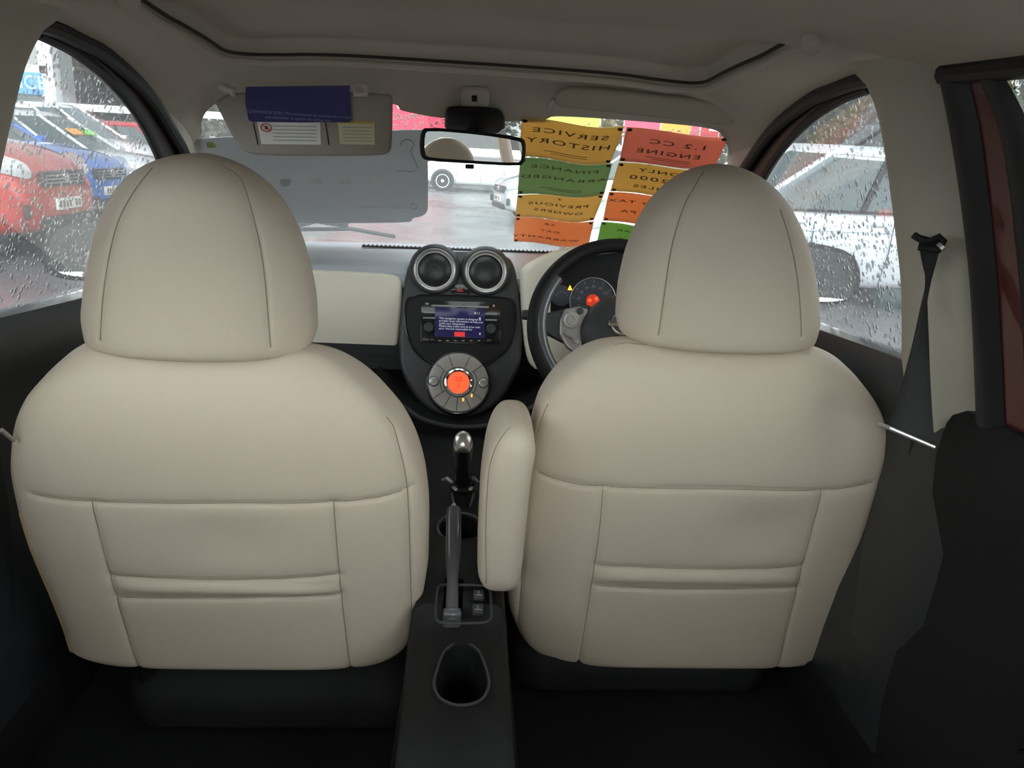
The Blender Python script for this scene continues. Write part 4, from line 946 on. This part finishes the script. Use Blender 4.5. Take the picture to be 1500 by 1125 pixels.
# wiper
wr = empty('wiper', ws_point(-.35, .975, -.04), 'black windscreen wiper resting at the bottom left of the windscreen', 'wiper')
P = [MB().tube([ws_point(-.62, .965, -.02), ws_point(-.35, .985, -.02), ws_point(-.22, .962, -.02)], .006, 8).build('blade', MT['rubber']),
     MB().tube([ws_point(-.60, .95, -.03), ws_point(-.45, .998, -.03), ws_point(-.36, .985, -.03)], .008, 8).build('arm', MT['black'])]
adopt(wr, *P)
# bonnet ahead of the windscreen (red paint, wet)
def bon(a, b):
    x = -.72+1.44*a; y = 2.44+.85*b
    return (x, y, .925-.02*abs(x/.72)**2.5*2-.05*b-.13*b**3)
o = grid(24, 20, bon, 'trim_%d' % tn, mat('wet_red_bonnet_paint', (.40, .015, .02), .12, coat=1)); md = o.modifiers.new('s', 'SOLIDIFY'); md.thickness = .01; struct(o); tn += 1

# ================================================================== SHEETS ON THE WINDSCREEN
def paper(name, col, tr=.45):
    m = bpy.data.materials.new(name); m.use_nodes = True; n = m.node_tree; b = n.nodes['Principled BSDF']
    b.inputs['Base Color'].default_value = (*col, 1); b.inputs['Roughness'].default_value = .7
    t = n.nodes.new('ShaderNodeBsdfTranslucent'); t.inputs[0].default_value = (*col, 1); mx = n.nodes.new('ShaderNodeMixShader'); mx.inputs[0].default_value = tr
    out = n.nodes['Material Output']; n.links.new(b.outputs[0], mx.inputs[1]); n.links.new(t.outputs[0], mx.inputs[2]); n.links.new(mx.outputs[0], out.inputs[0])
    return m
PY, PG, PO, PR, PG2 = paper('mustard_paper', (.88, .64, .25)), paper('green_paper', (.40, .53, .28)), paper('orange_paper', (.97, .48, .22)), paper('coral_red_paper', (.88, .40, .30)), paper('bright_green_paper', (.37, .62, .18))
def sheet(corners, m, lines, label, hs, sag=4, under=True, size=.03, off=.012):
    tl, tr_, br_, bl_ = [np.array(c, float) for c in corners]
    root = empty('paper_sign', WS(*((tl+tr_+br_+bl_)/4), off), label, 'paper sign', 'handwritten paper signs on the windscreen')
    def f(a, b):
        top = tl*(1-a)+tr_*a; bot = bl_*(1-a)+br_*a; p = top*(1-b)+bot*b
        wv = (sag*math.sin(math.pi*a)*.7 - sag*.7*math.sin(2*math.pi*a))
        return WS(p[0], p[1]+wv, off+.004*math.sin(2*math.pi*a))
    g = grid(24, 8, f, 'sheet', m, thick=.0006); parts = [g]
    xd = WS(*tr_, off)-WS(*tl, off)
    for (s_, a, b, h) in lines:
        t_ = text('lettering', s_, (0, 0, 0), (1, 0, 0), (0, 0, 1), h, MT['ink'], None, mirror=True, depth=0, space=1.25, bold=.0004)
        wd_ = np.linalg.norm(xd); hd_ = np.linalg.norm(WS(*bl_, off)-WS(*tl, off))
        for q in t_.data.vertices:
            p_ = f(a+q.co.x*1.25/wd_, b-q.co.y/hd_)+WN*.0011; q.co = Vector(tuple(p_))
        parts.append(t_)
    if under:
        for k in (0, 1): parts.append(MB().tube([f(a_, .80+.05*k)+WN*.001 for a_ in np.linspace(.25+.08*k, .72, 8)], .0006, 4).build('underline', MT['ink']))
    for a, b in ((.035, .06), (.965, .06), (.035, .93), (.965, .93)):
        q = f(a, b)+WN*.0015; parts.append(MB().lathe([(.005, -.002), (.005, .001), (.004, .0015)], q, WN, 12).build('suction_tab', MT['black']))
    adopt(root, *parts)
sheet([(764, 173), (915, 185), (894, 239), (761, 229)], PY, [('SERVICE', .50, .28, .030), ('HISTORY', .50, .55, .031)], 'mustard yellow handwritten sheet reading service history, topmost left of the windscreen signs', 0)
sheet([(762, 231), (897, 239), (885, 284), (758, 285)], PG, [('FINANCE', .50, .22, .026), ('ARRANGED', .50, .50, .026)], 'olive green handwritten sheet reading finance arranged', 0)
sheet([(758, 286), (885, 284), (870, 322), (755, 317)], PY, [('3', .50, .12, .018), ('PREVIOUS', .50, .38, .024), ('OWNERS', .52, .66, .022)], 'mustard yellow handwritten sheet reading previous owners', 0, under=False)
sheet([(755, 318), (870, 324), (862, 360), (752, 354)], PO, [('28', .45, .18, .022), ('DAY', .46, .45, .020), ('WARRANTY', .42, .74, .024)], 'orange handwritten sheet reading day warranty, lowest of the left column', 0, under=False, sag=3)
sheet([(918, 186), (1067, 201), (1046, 248), (907, 236)], PR, [('1.2 CC', .55, .34, .030), ('ENGINE', .48, .64, .028)], 'coral red handwritten sheet reading engine size, topmost of the right column', 0, sag=2)
sheet([(906, 238), (1046, 248), (1031, 290), (894, 280)], PY, [('ONLY', .45, .20, .026), ('62000', .42, .47, .032), ('MILES', .42, .76, .024)], 'mustard yellow handwritten sheet about mileage, partly behind the driver headrest', 0, under=False, sag=3)
sheet([(892, 281), (1026, 291), (1010, 335), (883, 323)], PO, [('ROAD TAX', .42, .28, .026), ('£30 PA', .42, .62, .026)], 'orange handwritten sheet about tax, partly behind the driver headrest', 0, under=False, sag=3)
sheet([(881, 325), (1006, 338), (992, 372), (874, 356)], PG2, [('1 YEAR', .42, .3, .024), ('M O T', .42, .68, .024)], 'bright green handwritten sheet above the steering wheel rim', 0, under=False, sag=3)
# grey translucent document card behind the left visor
cm = paper('grey_translucent_plastic', (.55, .55, .56), .45)
dc_root = empty('document_card', WS(450, 262, .02), 'large grey translucent plastic sheet with small slots hanging behind the folded visor', 'plastic sheet')
dcs = plate('card_sheet', [(276, 216), (276, 209), (284, 204), (350, 200), (450, 196), (560, 192), (618, 190), (625, 193), (626, 202), (627, 260), (627, 300), (626, 310), (619, 317), (606, 319), (603, 322), (601, 326), (520, 327), (440, 327), (330, 325), (300, 310), (288, 255), (280, 228)], WS0+WN*.020, WN, .0015, cm, sm=1, bevel=0)
LT = paper('slot_daylight_white', (.98, .98, .97), .85)  # near-white plates paint the daylight seen through the open slots
P = [dcs]
for (x, y) in ((463, 265), (508, 265.5), (551, 266)): P.append(plate('slot', [(x-8, y-4), (x+8, y-4), (x+8.5, y+4), (x-7, y+4)], WS0+WN*.0212, WN, .0005, LT, sm=0, bevel=0))
P.append(plate('round_notch', [(410, 262), (426, 262), (427, 267), (423, 273), (415, 274), (410, 269)], WS0+WN*.0212, WN, .0005, paper('mid_grey_notch', (.80, .80, .80), .5), sm=1, bevel=0))
P.append(plate('green_sticker', [(302, 209), (312, 208), (318, 216), (304, 217)], WS0+WN*.0212, WN, .0005, mat('yellow_green_sticker', (.55, .7, .25), .6), sm=0, bevel=0))
faint = mat('faint_grey_lettering', (.52, .52, .52), .6)
xd = WS(600, 303, .02)-WS(520, 300, .02)
P.append(text('lettering', 'Close Brothers', WS(558, 304, .0212), xd, WN, .022, faint, mirror=True, depth=.0001))
P.append(MB().tube([WS(606, 303, .0212)+np.array([.0085*math.cos(a), 0, 0])+(ws_point(0, 1.1)-ws_point(0, 1.0))/.1*.0085*math.sin(a) for a in np.linspace(0, 2*math.pi, 24, endpoint=False)], .0012, 5, closed=True).build('emblem_ring', faint))
P.append(MB().tube([WS(x, y, .0212) for x, y in catmull([(586, 214), (590, 206), (600, 205), (606, 212), (602, 222), (606, 232), (612, 246)], 5)], .0014, 5).build('emblem_curve', faint))
P.append(MB().tube([WS(x, y, .0212) for x, y in catmull([(580, 252), (590, 250), (600, 252), (610, 250)], 4)], .0012, 5).build('emblem_curve', faint))
adopt(dc_root, *P)

# ================================================================== OUTSIDE
def ground_mat():
    m = mat('wet_asphalt', (.16, .16, .165), .3, spec=.7); n = m.node_tree; b = n.nodes['Principled BSDF']
    t = n.nodes.new('ShaderNodeTexCoord'); q = n.nodes.new('ShaderNodeTexNoise'); q.inputs['Scale'].default_value = .7; q.inputs['Detail'].default_value = 8
    r1 = n.nodes.new('ShaderNodeMapRange'); r1.inputs['From Min'].default_value = .35; r1.inputs['From Max'].default_value = .65; r1.inputs['To Min'].default_value = .06; r1.inputs['To Max'].default_value = .38
    q2 = n.nodes.new('ShaderNodeTexNoise'); q2.inputs['Scale'].default_value = 90
    bp = n.nodes.new('ShaderNodeBump'); bp.inputs['Strength'].default_value = .35; bp.inputs['Distance'].default_value = .01
    cr = n.nodes.new('ShaderNodeMix'); cr.data_type = 'RGBA'; cr.inputs['A'].default_value = (.13, .13, .135, 1); cr.inputs['B'].default_value = (.23, .225, .23, 1)
    n.links.new(t.outputs['Object'], q.inputs['Vector']); n.links.new(t.outputs['Object'], q2.inputs['Vector']); n.links.new(q.outputs['Fac'], r1.inputs['Value']); n.links.new(r1.outputs[0], b.inputs['Roughness'])
    n.links.new(q2.outputs['Fac'], bp.inputs['Height']); n.links.new(bp.outputs['Normal'], b.inputs['Normal']); n.links.new(q.outputs['Fac'], cr.inputs['Factor']); n.links.new(cr.outputs['Result'], b.inputs['Base Color'])
    return m
gr_ = mesh('ground', [(-70, -40, -.002), (70, -40, -.002), (70, 80, -.002), (-70, 80, -.002)], [(0, 1, 2, 3)], ground_mat(), smooth=False); struct(gr_)
kb = MB().box((-9.5, 5.3, .05), (9, .14, .10)).build('kerb', mat('pale_kerb_stone', (.5, .49, .46), .6), bevel=.02); struct(kb)
def paint(n_, c): return mat(n_, c, .22, coat=.9, metal=.15)
CGL = mat('dark_car_glass', (.05, .075, .08), .06, spec=.9); TYR = mat('tyre_rubber', (.02, .02, .02), .7); RIM = mat('silver_alloy', (.6, .6, .62), .3, metal=.6)
LAMP = mat('headlamp_lens', (.75, .78, .8), .12, metal=.3, coat=.8); GRL = mat('black_grille', (.02, .02, .022), .4); PLT = mat('white_number_plate', (.8, .8, .78), .5); TAIL = mat('red_tail_lens', (.5, .01, .01), .2)
def make_car(label, cat, pm, L, Wd, H, front, heading, group=None, nose=.0, name='parked_car'):
    """front = ground point below the middle of the front bumper; heading = angle of travel in the ground plane"""
    hx, hy = math.cos(heading), math.sin(heading)
    loc = (front[0]-hx*L/2, front[1]-hy*L/2, 0)
    root = empty(name, loc, label, cat, group, rz=heading)
    W2 = Wd/2
    X = [0, .015, .06, .15, .30, .5, .66, .72, .80, .90, .96, .99, 1.0]
    SH = [.42, .54, .60, .63, .635, .63, .62, .615, .59+nose, .555+nose, .49+nose, .41+nose, .32]
    HW = [.74, .84, .93, .98, 1, 1, 1, 1, .985, .94, .86, .76, .66]
    ZL = [.22, .17, .14, .13, .12, .12, .12, .12, .12, .13, .14, .16, .20]
    vs = []; fs = []
    for x, sh, hw, zl in zip(X, SH, HW, ZL):
        w_ = W2*hw; z = H*sh; l = H*zl
        half = [(0, l), (w_*.80, l), (w_*.96, l+.05), (w_, (l+z)*.5), (w_*.985, z-.12), (w_*.92, z-.03), (w_*.70, z+.02), (w_*.35, z+.045), (0, z+.05)]
        for (a, b) in half: vs.append(((x-.5)*L, a, b))
        for (a, b) in half[-2:0:-1]: vs.append(((x-.5)*L, -a, b))
    n = 16
    for i in range(len(X)-1):
        for k in range(n): fs.append((i*n+k, i*n+(k+1) % n, (i+1)*n+(k+1) % n, (i+1)*n+k))
    fs += [tuple(range(n)), tuple((len(X)-1)*n+k for k in range(n))]
    body = mesh('body', vs, fs, pm, root, auto=70); md = body.modifiers.new('s', 'SUBSURF'); md.levels = 1; md.render_levels = 2
    # glasshouse: belt loop and roof loop
    def loop(x0, x1, w_, z0, z1, crn):
        P_ = []
        for (x, y) in ((x0, -.75), (x0, 0), (x0, .75), (x0+crn, .97), ((x0+x1)/2, 1.0), (x1-crn*1.6, .97), (x1, .62), (x1+crn*.5, 0), (x1, -.62), (x1-crn*1.6, -.97), ((x0+x1)/2, -1.0), (x0+crn, -.97)):
            f = (x-x0)/(x1-x0); P_.append(((x-.5)*L, y*w_, z0+(z1-z0)*f))
        return P_
    lo = loop(.05, .745, W2*.93, H*.615, H*.60, .06); hi = loop(.13, .54, W2*.70, H*.93, H*.955, .05)
    vs = lo+hi; m_ = len(lo); gl_ = mesh('windows', vs, [(k, (k+1) % m_, m_+(k+1) % m_, m_+k) for k in range(m_)], CGL, root, smooth=False)
    rl_ = [(x*1.0, y*1.03, z) for x, y, z in hi]; r2 = [(x*.9-.03*L*0, y*.8, z+.045) for x, y, z in hi]; cx_ = sum(p[0] for p in hi)/m_
    r2 = [(cx_+(p[0]-cx_)*.82, p[1]*.8, H) for p in hi]; r0 = [(p[0], p[1]*1.0, p[2]-.04) for p in rl_]
    roof = mesh('roof', r0+rl_+r2, [(k, (k+1) % m_, m_+(k+1) % m_, m_+k) for k in range(m_)]+[(m_+k, m_+(k+1) % m_, 2*m_+(k+1) % m_, 2*m_+k) for k in range(m_)]+[tuple(2*m_+k for k in range(m_))], pm, root, auto=50)
    for k in (5, 6, 8, 9):                     # windscreen pillars
        if k in (6, 8): MB().tube([lo[k], hi[k]], .028, 8).build('pillar', pm, root)
    for sgn in (1, -1):
        def side_pt(f, t, o=.004):
            k0 = (3, 4) if f < .5 else (4, 5); ff = f*2 if f < .5 else f*2-1
            a = Vector(lo[k0[0]]).lerp(Vector(lo[k0[1]]), ff); b = Vector(hi[k0[0]]).lerp(Vector(hi[k0[1]]), ff); q = a.lerp(b, t); q.y = (q.y+o)*sgn if True else q.y; return q
        MB().tube([side_pt(.5, 0), side_pt(.5, 1)], .03, 8).build('pillar', GRL, root)
        MB().tube([side_pt(0.02, 0), side_pt(0.02, 1)], .06, 8).build('pillar', pm, root)
        MB().tube([side_pt(1, 0), side_pt(1, .5), side_pt(1, 1), side_pt(.5, 1.0), side_pt(0, 1)], .024, 8).build('window_frame', pm, root)
        MB().tube([side_pt(0, 0, .015), side_pt(.5, 0, .015), side_pt(1, 0, .015)], .012, 6).build('belt_moulding', GRL, root)
        # door seams
        for fx in (.33, .505, .70):
            MB().tube([((fx-.5)*L, sgn*W2*1.004, H*.60-.08), ((fx-.5)*L, sgn*(W2*1.008), H*.38), ((fx-.5+.01)*L, sgn*W2*1.0, H*.17)], .005, 5).build('door_seam', GRL, root)
        MB().tube([((.15-.5)*L, sgn*W2*.995, H*.50), ((.5-.5)*L, sgn*W2*1.006, H*.49), ((.8-.5)*L, sgn*W2*.985, H*.47)], .008, 6).build('body_crease', pm, root)
        for fx in (.36, .54): MB().box(((fx-.5)*L, sgn*(W2*1.005), H*.54), (.16, .03, .03)).build('door_handle', pm, root, bevel=.008)
        mm = MB()
        for s_, h in ((.3, -.06), (.85, -.045), (1, 0), (.9, .05), (.4, .075)):
            for i in range(14):
                a = 2*math.pi*i/14; mm.v.append(((.665-.5)*L+h, sgn*(W2*1.0+.09)+.10*s_*math.cos(a), H*.645+.062*s_*math.sin(a)))
        for k in range(4):
            for i in range(14): mm.f.append((k*14+i, k*14+(i+1) % 14, (k+1)*14+(i+1) % 14, (k+1)*14+i))
        mm.f += [tuple(range(14)), tuple(56+i for i in range(14))]; mm.build('side_mirror', pm, root)
        # wheels and arches
        for fx in (.17, .81):
            c = ((fx-.5)*L, sgn*(W2-.10), .31); nv = (0, sgn, 0)
            MB().lathe([(.37, .06), (.375, .112), (.33, .116), (.0001, .116)], c, nv, 36).build('wheel_arch', GRL, root)
            wh = MB().lathe([(.22, .0), (.29, .01), (.31, .05), (.31, .13), (.285, .155), (.215, .15), (.21, .13)], c, nv, 40).build('wheel', TYR, root)
            mr_ = MB(); mr_.lathe([(.212, .10), (.212, .150), (.195, .150), (.190, .128), (.05, .130), (.045, .15), (.0001, .152)], c, nv, 40)
            mr_.build('rim', RIM, wh)
            for k in range(7):
                a = 2*math.pi*k/7; aa = a+.22
                MB().tube([Vector(c)+Vector((math.cos(aa)*.07, sgn*.133, math.sin(aa)*.07)), Vector(c)+Vector((math.cos(aa)*.165, sgn*.133, math.sin(aa)*.165))], .017, 6).build('rim_slot', GRL, wh)
        # head and tail lamps
        hm = MB(); tx = [(.905, .90, .485+nose), (.94, .86, .50+nose), (.975, .74, .475+nose), (.992, .58, .445+nose)]
        up_l = [((x-.5)*L, sgn*W2*(y+.02), H*(z+.035)) for x, y, z in tx]; lo_l = [((x-.5)*L+.02, sgn*W2*(y+.03), H*(z-.055)) for x, y, z in tx]
        ml = [((x-.5)*L+.045, sgn*(W2*(y+.055)), H*(z-.01)) for x, y, z in tx]
        vs = up_l+ml+lo_l; mesh('headlamp', vs, [(i, i+1, 5+i, 4+i) for i in range(3)]+[(4+i, 5+i, 9+i, 8+i) for i in range(3)]+[(0, 4, 8), (3, 11, 7)], LAMP, root).modifiers.new('s', 'SUBSURF').levels = 2
        MB().lathe([(.055, .03), (.045, .05), (.0001, .055)], ((.985-.5)*L-.02, sgn*W2*.68, H*.27), (1, sgn*.35, 0), 20).build('fog_lamp', LAMP, root)
        MB().box(((.985-.5)*L-.01, sgn*W2*.68, H*.27), (.06, .30, .13), Matrix.Rotation(-sgn*.45, 3, 'Z')).build('fog_recess', GRL, root, bevel=.02)
        MB().box(((.012-.5)*L, sgn*W2*.74, H*.52), (.06, .22, .22), Matrix.Rotation(sgn*.35, 3, 'Z')).build('tail_lamp', TAIL, root, bevel=.03)
    MB().box(((.995-.5)*L, 0, H*(.405+nose*.8)), (.06, W2*.92, H*.085)).build('grille', GRL, root, bevel=.02)
    for k in (-1, 0, 1): MB().box(((.995-.5)*L+.034, 0, H*(.405+nose*.8)+k*.035), (.012, W2*.86, .010)).build('grille_bar', MT['chrome'], root)
    MB().lathe([(.055, 0), (.055, .015), (.04, .02), (.0001, .02)], ((.995-.5)*L+.03, 0, H*(.41+nose*.8)), (1, 0, 0), 24).build('badge', MT['chrome'], root)
    MB().box(((.998-.5)*L, 0, H*.20), (.06, W2*1.1, H*.07)).build('lower_intake', GRL, root, bevel=.02)
    MB().box(((1.0-.5)*L+.015, 0, H*.295), (.025, .52, .11)).build('number_plate', PLT, root, bevel=.006)
    for k in range(7):
        if k != 4: MB().box(((1.0-.5)*L+.029, -.2+k*.066, H*.295), (.003, .04, .065)).build('plate_character', MT['ink'], root)
    MB().tube([((.74-.5)*L, -W2*.62, H*.625), ((.77-.5)*L, 0, H*.628), ((.74-.5)*L, W2*.62, H*.625)], .014, 6).build('scuttle', GRL, root)
    return root
GP_ = 'cars parked across the wet yard'
def gp(px, y): return (px-685)/1083*y*1.0
make_car('red hatchback parked nearest on the left, its headlamp and plate in view', 'car', paint('red_paint', (.52, .03, .025)), 4.5, 1.86, 1.80, (-4.05, 8.0), math.radians(2), GP_, nose=.03)
make_car('bright blue hatchback parked behind the red one on the left', 'car', paint('blue_paint', (.03, .16, .58)), 4.3, 1.8, 1.68, (-4.75, 10.6), math.radians(-2), GP_, nose=.02)
sv = paint('silver_paint', (.62, .64, .67))
c3 = make_car('silver hatchback with orange and green sticker on its windscreen, beyond the blue car', 'car', sv, 4.2, 1.75, 1.5, (-5.0, 13.4), math.radians(-5), GP_, nose=.0)
make_car('white van like car, farther back in the left row', 'car', paint('white_paint', (.78, .79, .80)), 4.6, 1.8, 1.75, (-6.4, 17.0), math.radians(-8), GP_)
make_car('small red car, farthest back in the left row', 'car', paint('bright_red_paint', (.60, .02, .03)), 3.9, 1.7, 1.5, (-6.2, 20.5), math.radians(-5), GP_)
make_car('silver people carrier facing left, seen below the rear view mirror', 'car', sv, 4.1, 1.75, 1.62, (-1.55, 25.6), math.radians(180), GP_)
make_car('silver car partly hidden behind the yellow and green signs', 'car', sv, 4.3, 1.78, 1.5, (.62, 14.6), math.radians(190), GP_)
make_car('silver hatchback parked close on the right, seen through the right window', 'car', paint('pale_silver_paint', (.66, .70, .75)), 4.3, 1.78, 1.50, (1.05, 7.6), math.radians(180), GP_)
make_car('teal green car glimpsed at the right edge of the windscreen', 'car', paint('teal_paint', (.10, .30, .30)), 4.2, 1.75, 1.5, (4.2, 12.4), math.radians(185), GP_)
# sticker stripes on the silver car's windscreen
for k, (col, nm) in enumerate((((.9, .35, .05), 'orange'), ((.25, .6, .12), 'green'))):
    o = MB().box((.62+.02*k, -.2+.34*k, 1.21), (.02, .30, .16), Matrix.Rotation(math.radians(-58), 3, 'Y')).build('windscreen_sticker', mat(nm+'_sticker', col, .5), c3); o['label'] = nm+' sticker'
# market banner and flags
def banner(loc, w_, h_, col, label, txt, tcol=(.9, .85, .88), rz=0, mirror=False, extra=None, emis=0):
    root = empty('banner', loc, label, 'banner', None)
    cmx = paper(label.split(' ')[0]+'_banner_vinyl', col, .3)
    def f(a, b): return (loc[0]+(a-.5)*w_, loc[1]+.04*math.sin(a*9), loc[2]+(b-.5)*h_+.03*math.sin(a*math.pi))
    P = [grid(30, 8, f, 'sheet', cmx, thick=.004)]
    if txt: P.append(text('lettering', txt, (loc[0]+w_*.16, loc[1]-.06, loc[2]+h_*.16), (1, 0, 0), (0, -1, 0), h_*.42, mat('pale_banner_lettering', tcol, .5), depth=.01, bold=.012))
    if extra:
        st_ = MB()
        for k in range(9):
            a = 2*math.pi*k/9; st_.tube([(loc[0]-w_*.28, loc[1]-.06, loc[2]-h_*.05), (loc[0]-w_*.28+.20*math.cos(a), loc[1]-.06, loc[2]-h_*.05+.26*math.sin(a))], [.05, .01], 6)
        P.append(st_.build('leaf_emblem', mat('cream_emblem', (.85, .75, .5), .6)))
    for s in (-1, 1):
        P.append(MB().tube([(loc[0]+s*w_/2, loc[1]+.05, 0), (loc[0]+s*w_/2, loc[1]+.05, loc[2]+h_/2+.1)], .03, 8).build('post', RIM))
    adopt(root, *P)
def at_px(px, py, y): return atY(px, py, y)
b0 = at_px(565, 160, 29.0); banner((b0[0], 29.0, b0[2]), 4.7, 1.75, (.95, .02, .09), 'crimson red banner with pale lettering and leaf emblem beyond the windscreen', 'FASTA', extra=True)
b1 = at_px(835, 174, 24.0); banner((b1[0], 24.0, b1[2]), 1.9, .55, (.55, .65, .10), 'lime yellow banner above the yellow sign', None)
b2 = at_px(985, 183, 24.0); banner((b2[0], 24.0, b2[2]), 3.0, .6, (.75, .10, .20), 'pink red banner above the coral sign', None)
b3 = at_px(990, 190, 23.0); banner((b3[0], 23.0, b3[2]), .9, .35, (.95, .45, .05), 'orange banner in front of the pink one', None)
b4 = at_px(1040, 192, 22.6); banner((b4[0], 22.6, b4[2]), .55, .32, (.55, .03, .05), 'small dark red sign with white lettering at the windscreen right edge', 'New', )
b5 = at_px(940, 172, 25.0); banner((b5[0], 25.0, b5[2]), .7, .4, (.85, .75, .08), 'bright yellow small banner high above the coral sign', None)
# building with white columns and blue signs on the far left
bd = empty('shop_building', (-17, 30, 0), 'white columned shop building with blue signs on the far left', 'building')
WHT = mat('white_render', (.75, .76, .76), .7); BLU = mat('blue_sign', (.06, .30, .62), .5); DKW = mat('dark_shop_window', (.10, .12, .12), .2)
x0, x1 = at_px(20, 150, 28)[0]-9, at_px(92, 150, 28)[0]
P = [MB().box(((x0+x1)/2, 28.5, 3.2), (x1-x0, .9, 6.4)).build('wall', mat('grey_render', (.35, .36, .35), .8)),
     MB().box((x1-.3, 27.9, 2.2), (.45, .3, 4.4)).build('column', WHT), MB().box((x1-1.9, 27.95, 3.6), (.25, .2, 2.0)).build('column', WHT),
     MB().box(((x0+x1)/2, 27.85, 4.75), (x1-x0, .3, .45)).build('fascia', WHT), MB().box(((x0+x1)/2, 27.85, 3.1), (x1-x0-.5, .2, .25)).build('fascia', WHT)]
sg = MB().box(((x0+x1)/2-.15, 27.8, 2.65), (x1-x0-.6, .12, .7)).build('sign_board', BLU); P.append(sg)
text('lettering', 'FINANCE', (x1-1.6, 27.72, 2.65), (1, 0, 0), (0, -1, 0), .62, mat('light_blue_lettering', (.45, .7, .9), .5), sg, depth=.02)
sg = MB().box(((x0+x1)/2-.1, 27.8, 5.4), (x1-x0-.2, .12, .7)).build('sign_board', mat('pale_blue_sign', (.25, .42, .8), .5)); P.append(sg)
P.append(MB().box(((x0+x1)/2, 27.98, 1.2), (x1-x0-1, .06, 2)).build('shop_window', DKW))
adopt(bd, *P)
wf = MB(); wf.box((-9.5, 27, 1.95), (9, .12, .22)).box((-5.4, 27, .95), (.18, .12, 1.9)).box((-9.5, 27, .95), (.18, .12, 1.9)).box((-13.6, 27, .95), (.18, .12, 1.9))
tag(wf.build('rail_fence', WHT), 'white horizontal rail on posts behind the left row of cars', 'fence')
# trees and bushes behind the yard
LV = [mat('brown_green_leaves', (.10, .085, .06), .8, var=.4), mat('dark_green_leaves', (.045, .075, .04), .8, var=.4), mat('olive_leaves', (.12, .12, .06), .8, var=.4)]
BRK = mat('grey_brown_bark', (.14, .11, .085), .9)
def tree(x, y, h, wd_, lm, label, seed, n=3600, trunk=True):
    rnd = random.Random(seed); root = empty('tree', (x, y, 0), label, 'tree', 'trees behind the yard')
    mb = MB(); mb.tube([(x, y, 0), (x+rnd.uniform(-.1, .1), y, h*.35), (x+rnd.uniform(-.3, .3), y, h*.7)], [.14, .11, .04], 8); lobes = []
    for k in range(9):
        a = rnd.uniform(0, 6.28); r0 = rnd.uniform(.2, .75)*wd_/2; z = h*rnd.uniform(.25, .9); lobes.append((x+r0*math.cos(a), y+r0*math.sin(a), z, wd_*rnd.uniform(.2, .34)))
        mb.tube([(x, y, h*.25), (lobes[-1][0], lobes[-1][1], z)], [.06, .02], 6)
    tk = mb.build('trunk', BRK)
    lf = MB()
    for i in range(n):
        lx, ly, lz, lr = rnd.choice(lobes); d = Vector((rnd.gauss(0, 1), rnd.gauss(0, 1), rnd.gauss(0, 1))).normalized()*lr*rnd.uniform(.4, 1.15)
        c = Vector((lx, ly, max(.2, lz)))+d; s_ = rnd.uniform(.12, .28); a = Vector((rnd.gauss(0, 1), rnd.gauss(0, 1), rnd.gauss(0, 1))).normalized(); b = a.cross(Vector((rnd.gauss(0, 1), rnd.gauss(0, 1), rnd.gauss(0, 1)))).normalized()
        lf.add([c-a*s_, c+b*s_*.5, c+a*s_, c-b*s_*.5], [(0, 1, 2, 3)])
    me = bpy.data.meshes.new('foliage'); me.from_pydata(lf.v, [], lf.f); lo = link('foliage', me, lm, smooth=False)
    adopt(root, tk, lo)
hd_ = [(-19, 36, 7, 7, 0), (-14.5, 34, 6.5, 6, 0), (-10.5, 35, 6.2, 6, 0), (-7, 36, 5.4, 5, 1), (-3, 38, 5.2, 5, 1), (1, 38, 5, 5, 1), (5, 37, 5.2, 5, 1), (9, 34, 5.5, 5.5, 2), (12.5, 31, 6.3, 6, 1), (15.5, 28, 6.5, 6, 2), (17.5, 24, 7, 6, 1), (19, 20, 7, 6, 0), (13.5, 24, 5.5, 5, 0)]
desc = ['tall brownish bushy tree', 'dark green dense tree', 'olive leaved loose tree']
plc = ['at the far left behind the shop', 'behind the shop building end', 'behind the white rail at left', 'left of the red banner', 'straight behind the red banner', 'behind the rear view mirror', 'behind the yellow signs', 'behind the coral sign', 'behind the driver headrest', 'beyond the right silver car, left side', 'beyond the right silver car, right side', 'beyond the far right window edge', 'nearer one beyond the right silver car']
for i, (x, y, h, wd_, k) in enumerate(hd_): tree(x, y, h, wd_, LV[k], desc[k]+' '+plc[i], 10+i)
# fence added behind this car to block bright sky in its mirrors
fb = MB()
for k in range(40): fb.box((-16+.8*k, -17, 1.25), (.80, .04, 2.3))
tag(fb.build('mirror_backdrop', mat('weathered_grey_boards', (.30, .31, .30), .8, var=.15), smooth=False), 'grey board fence added behind the car to dull its mirror reflections', 'fence')
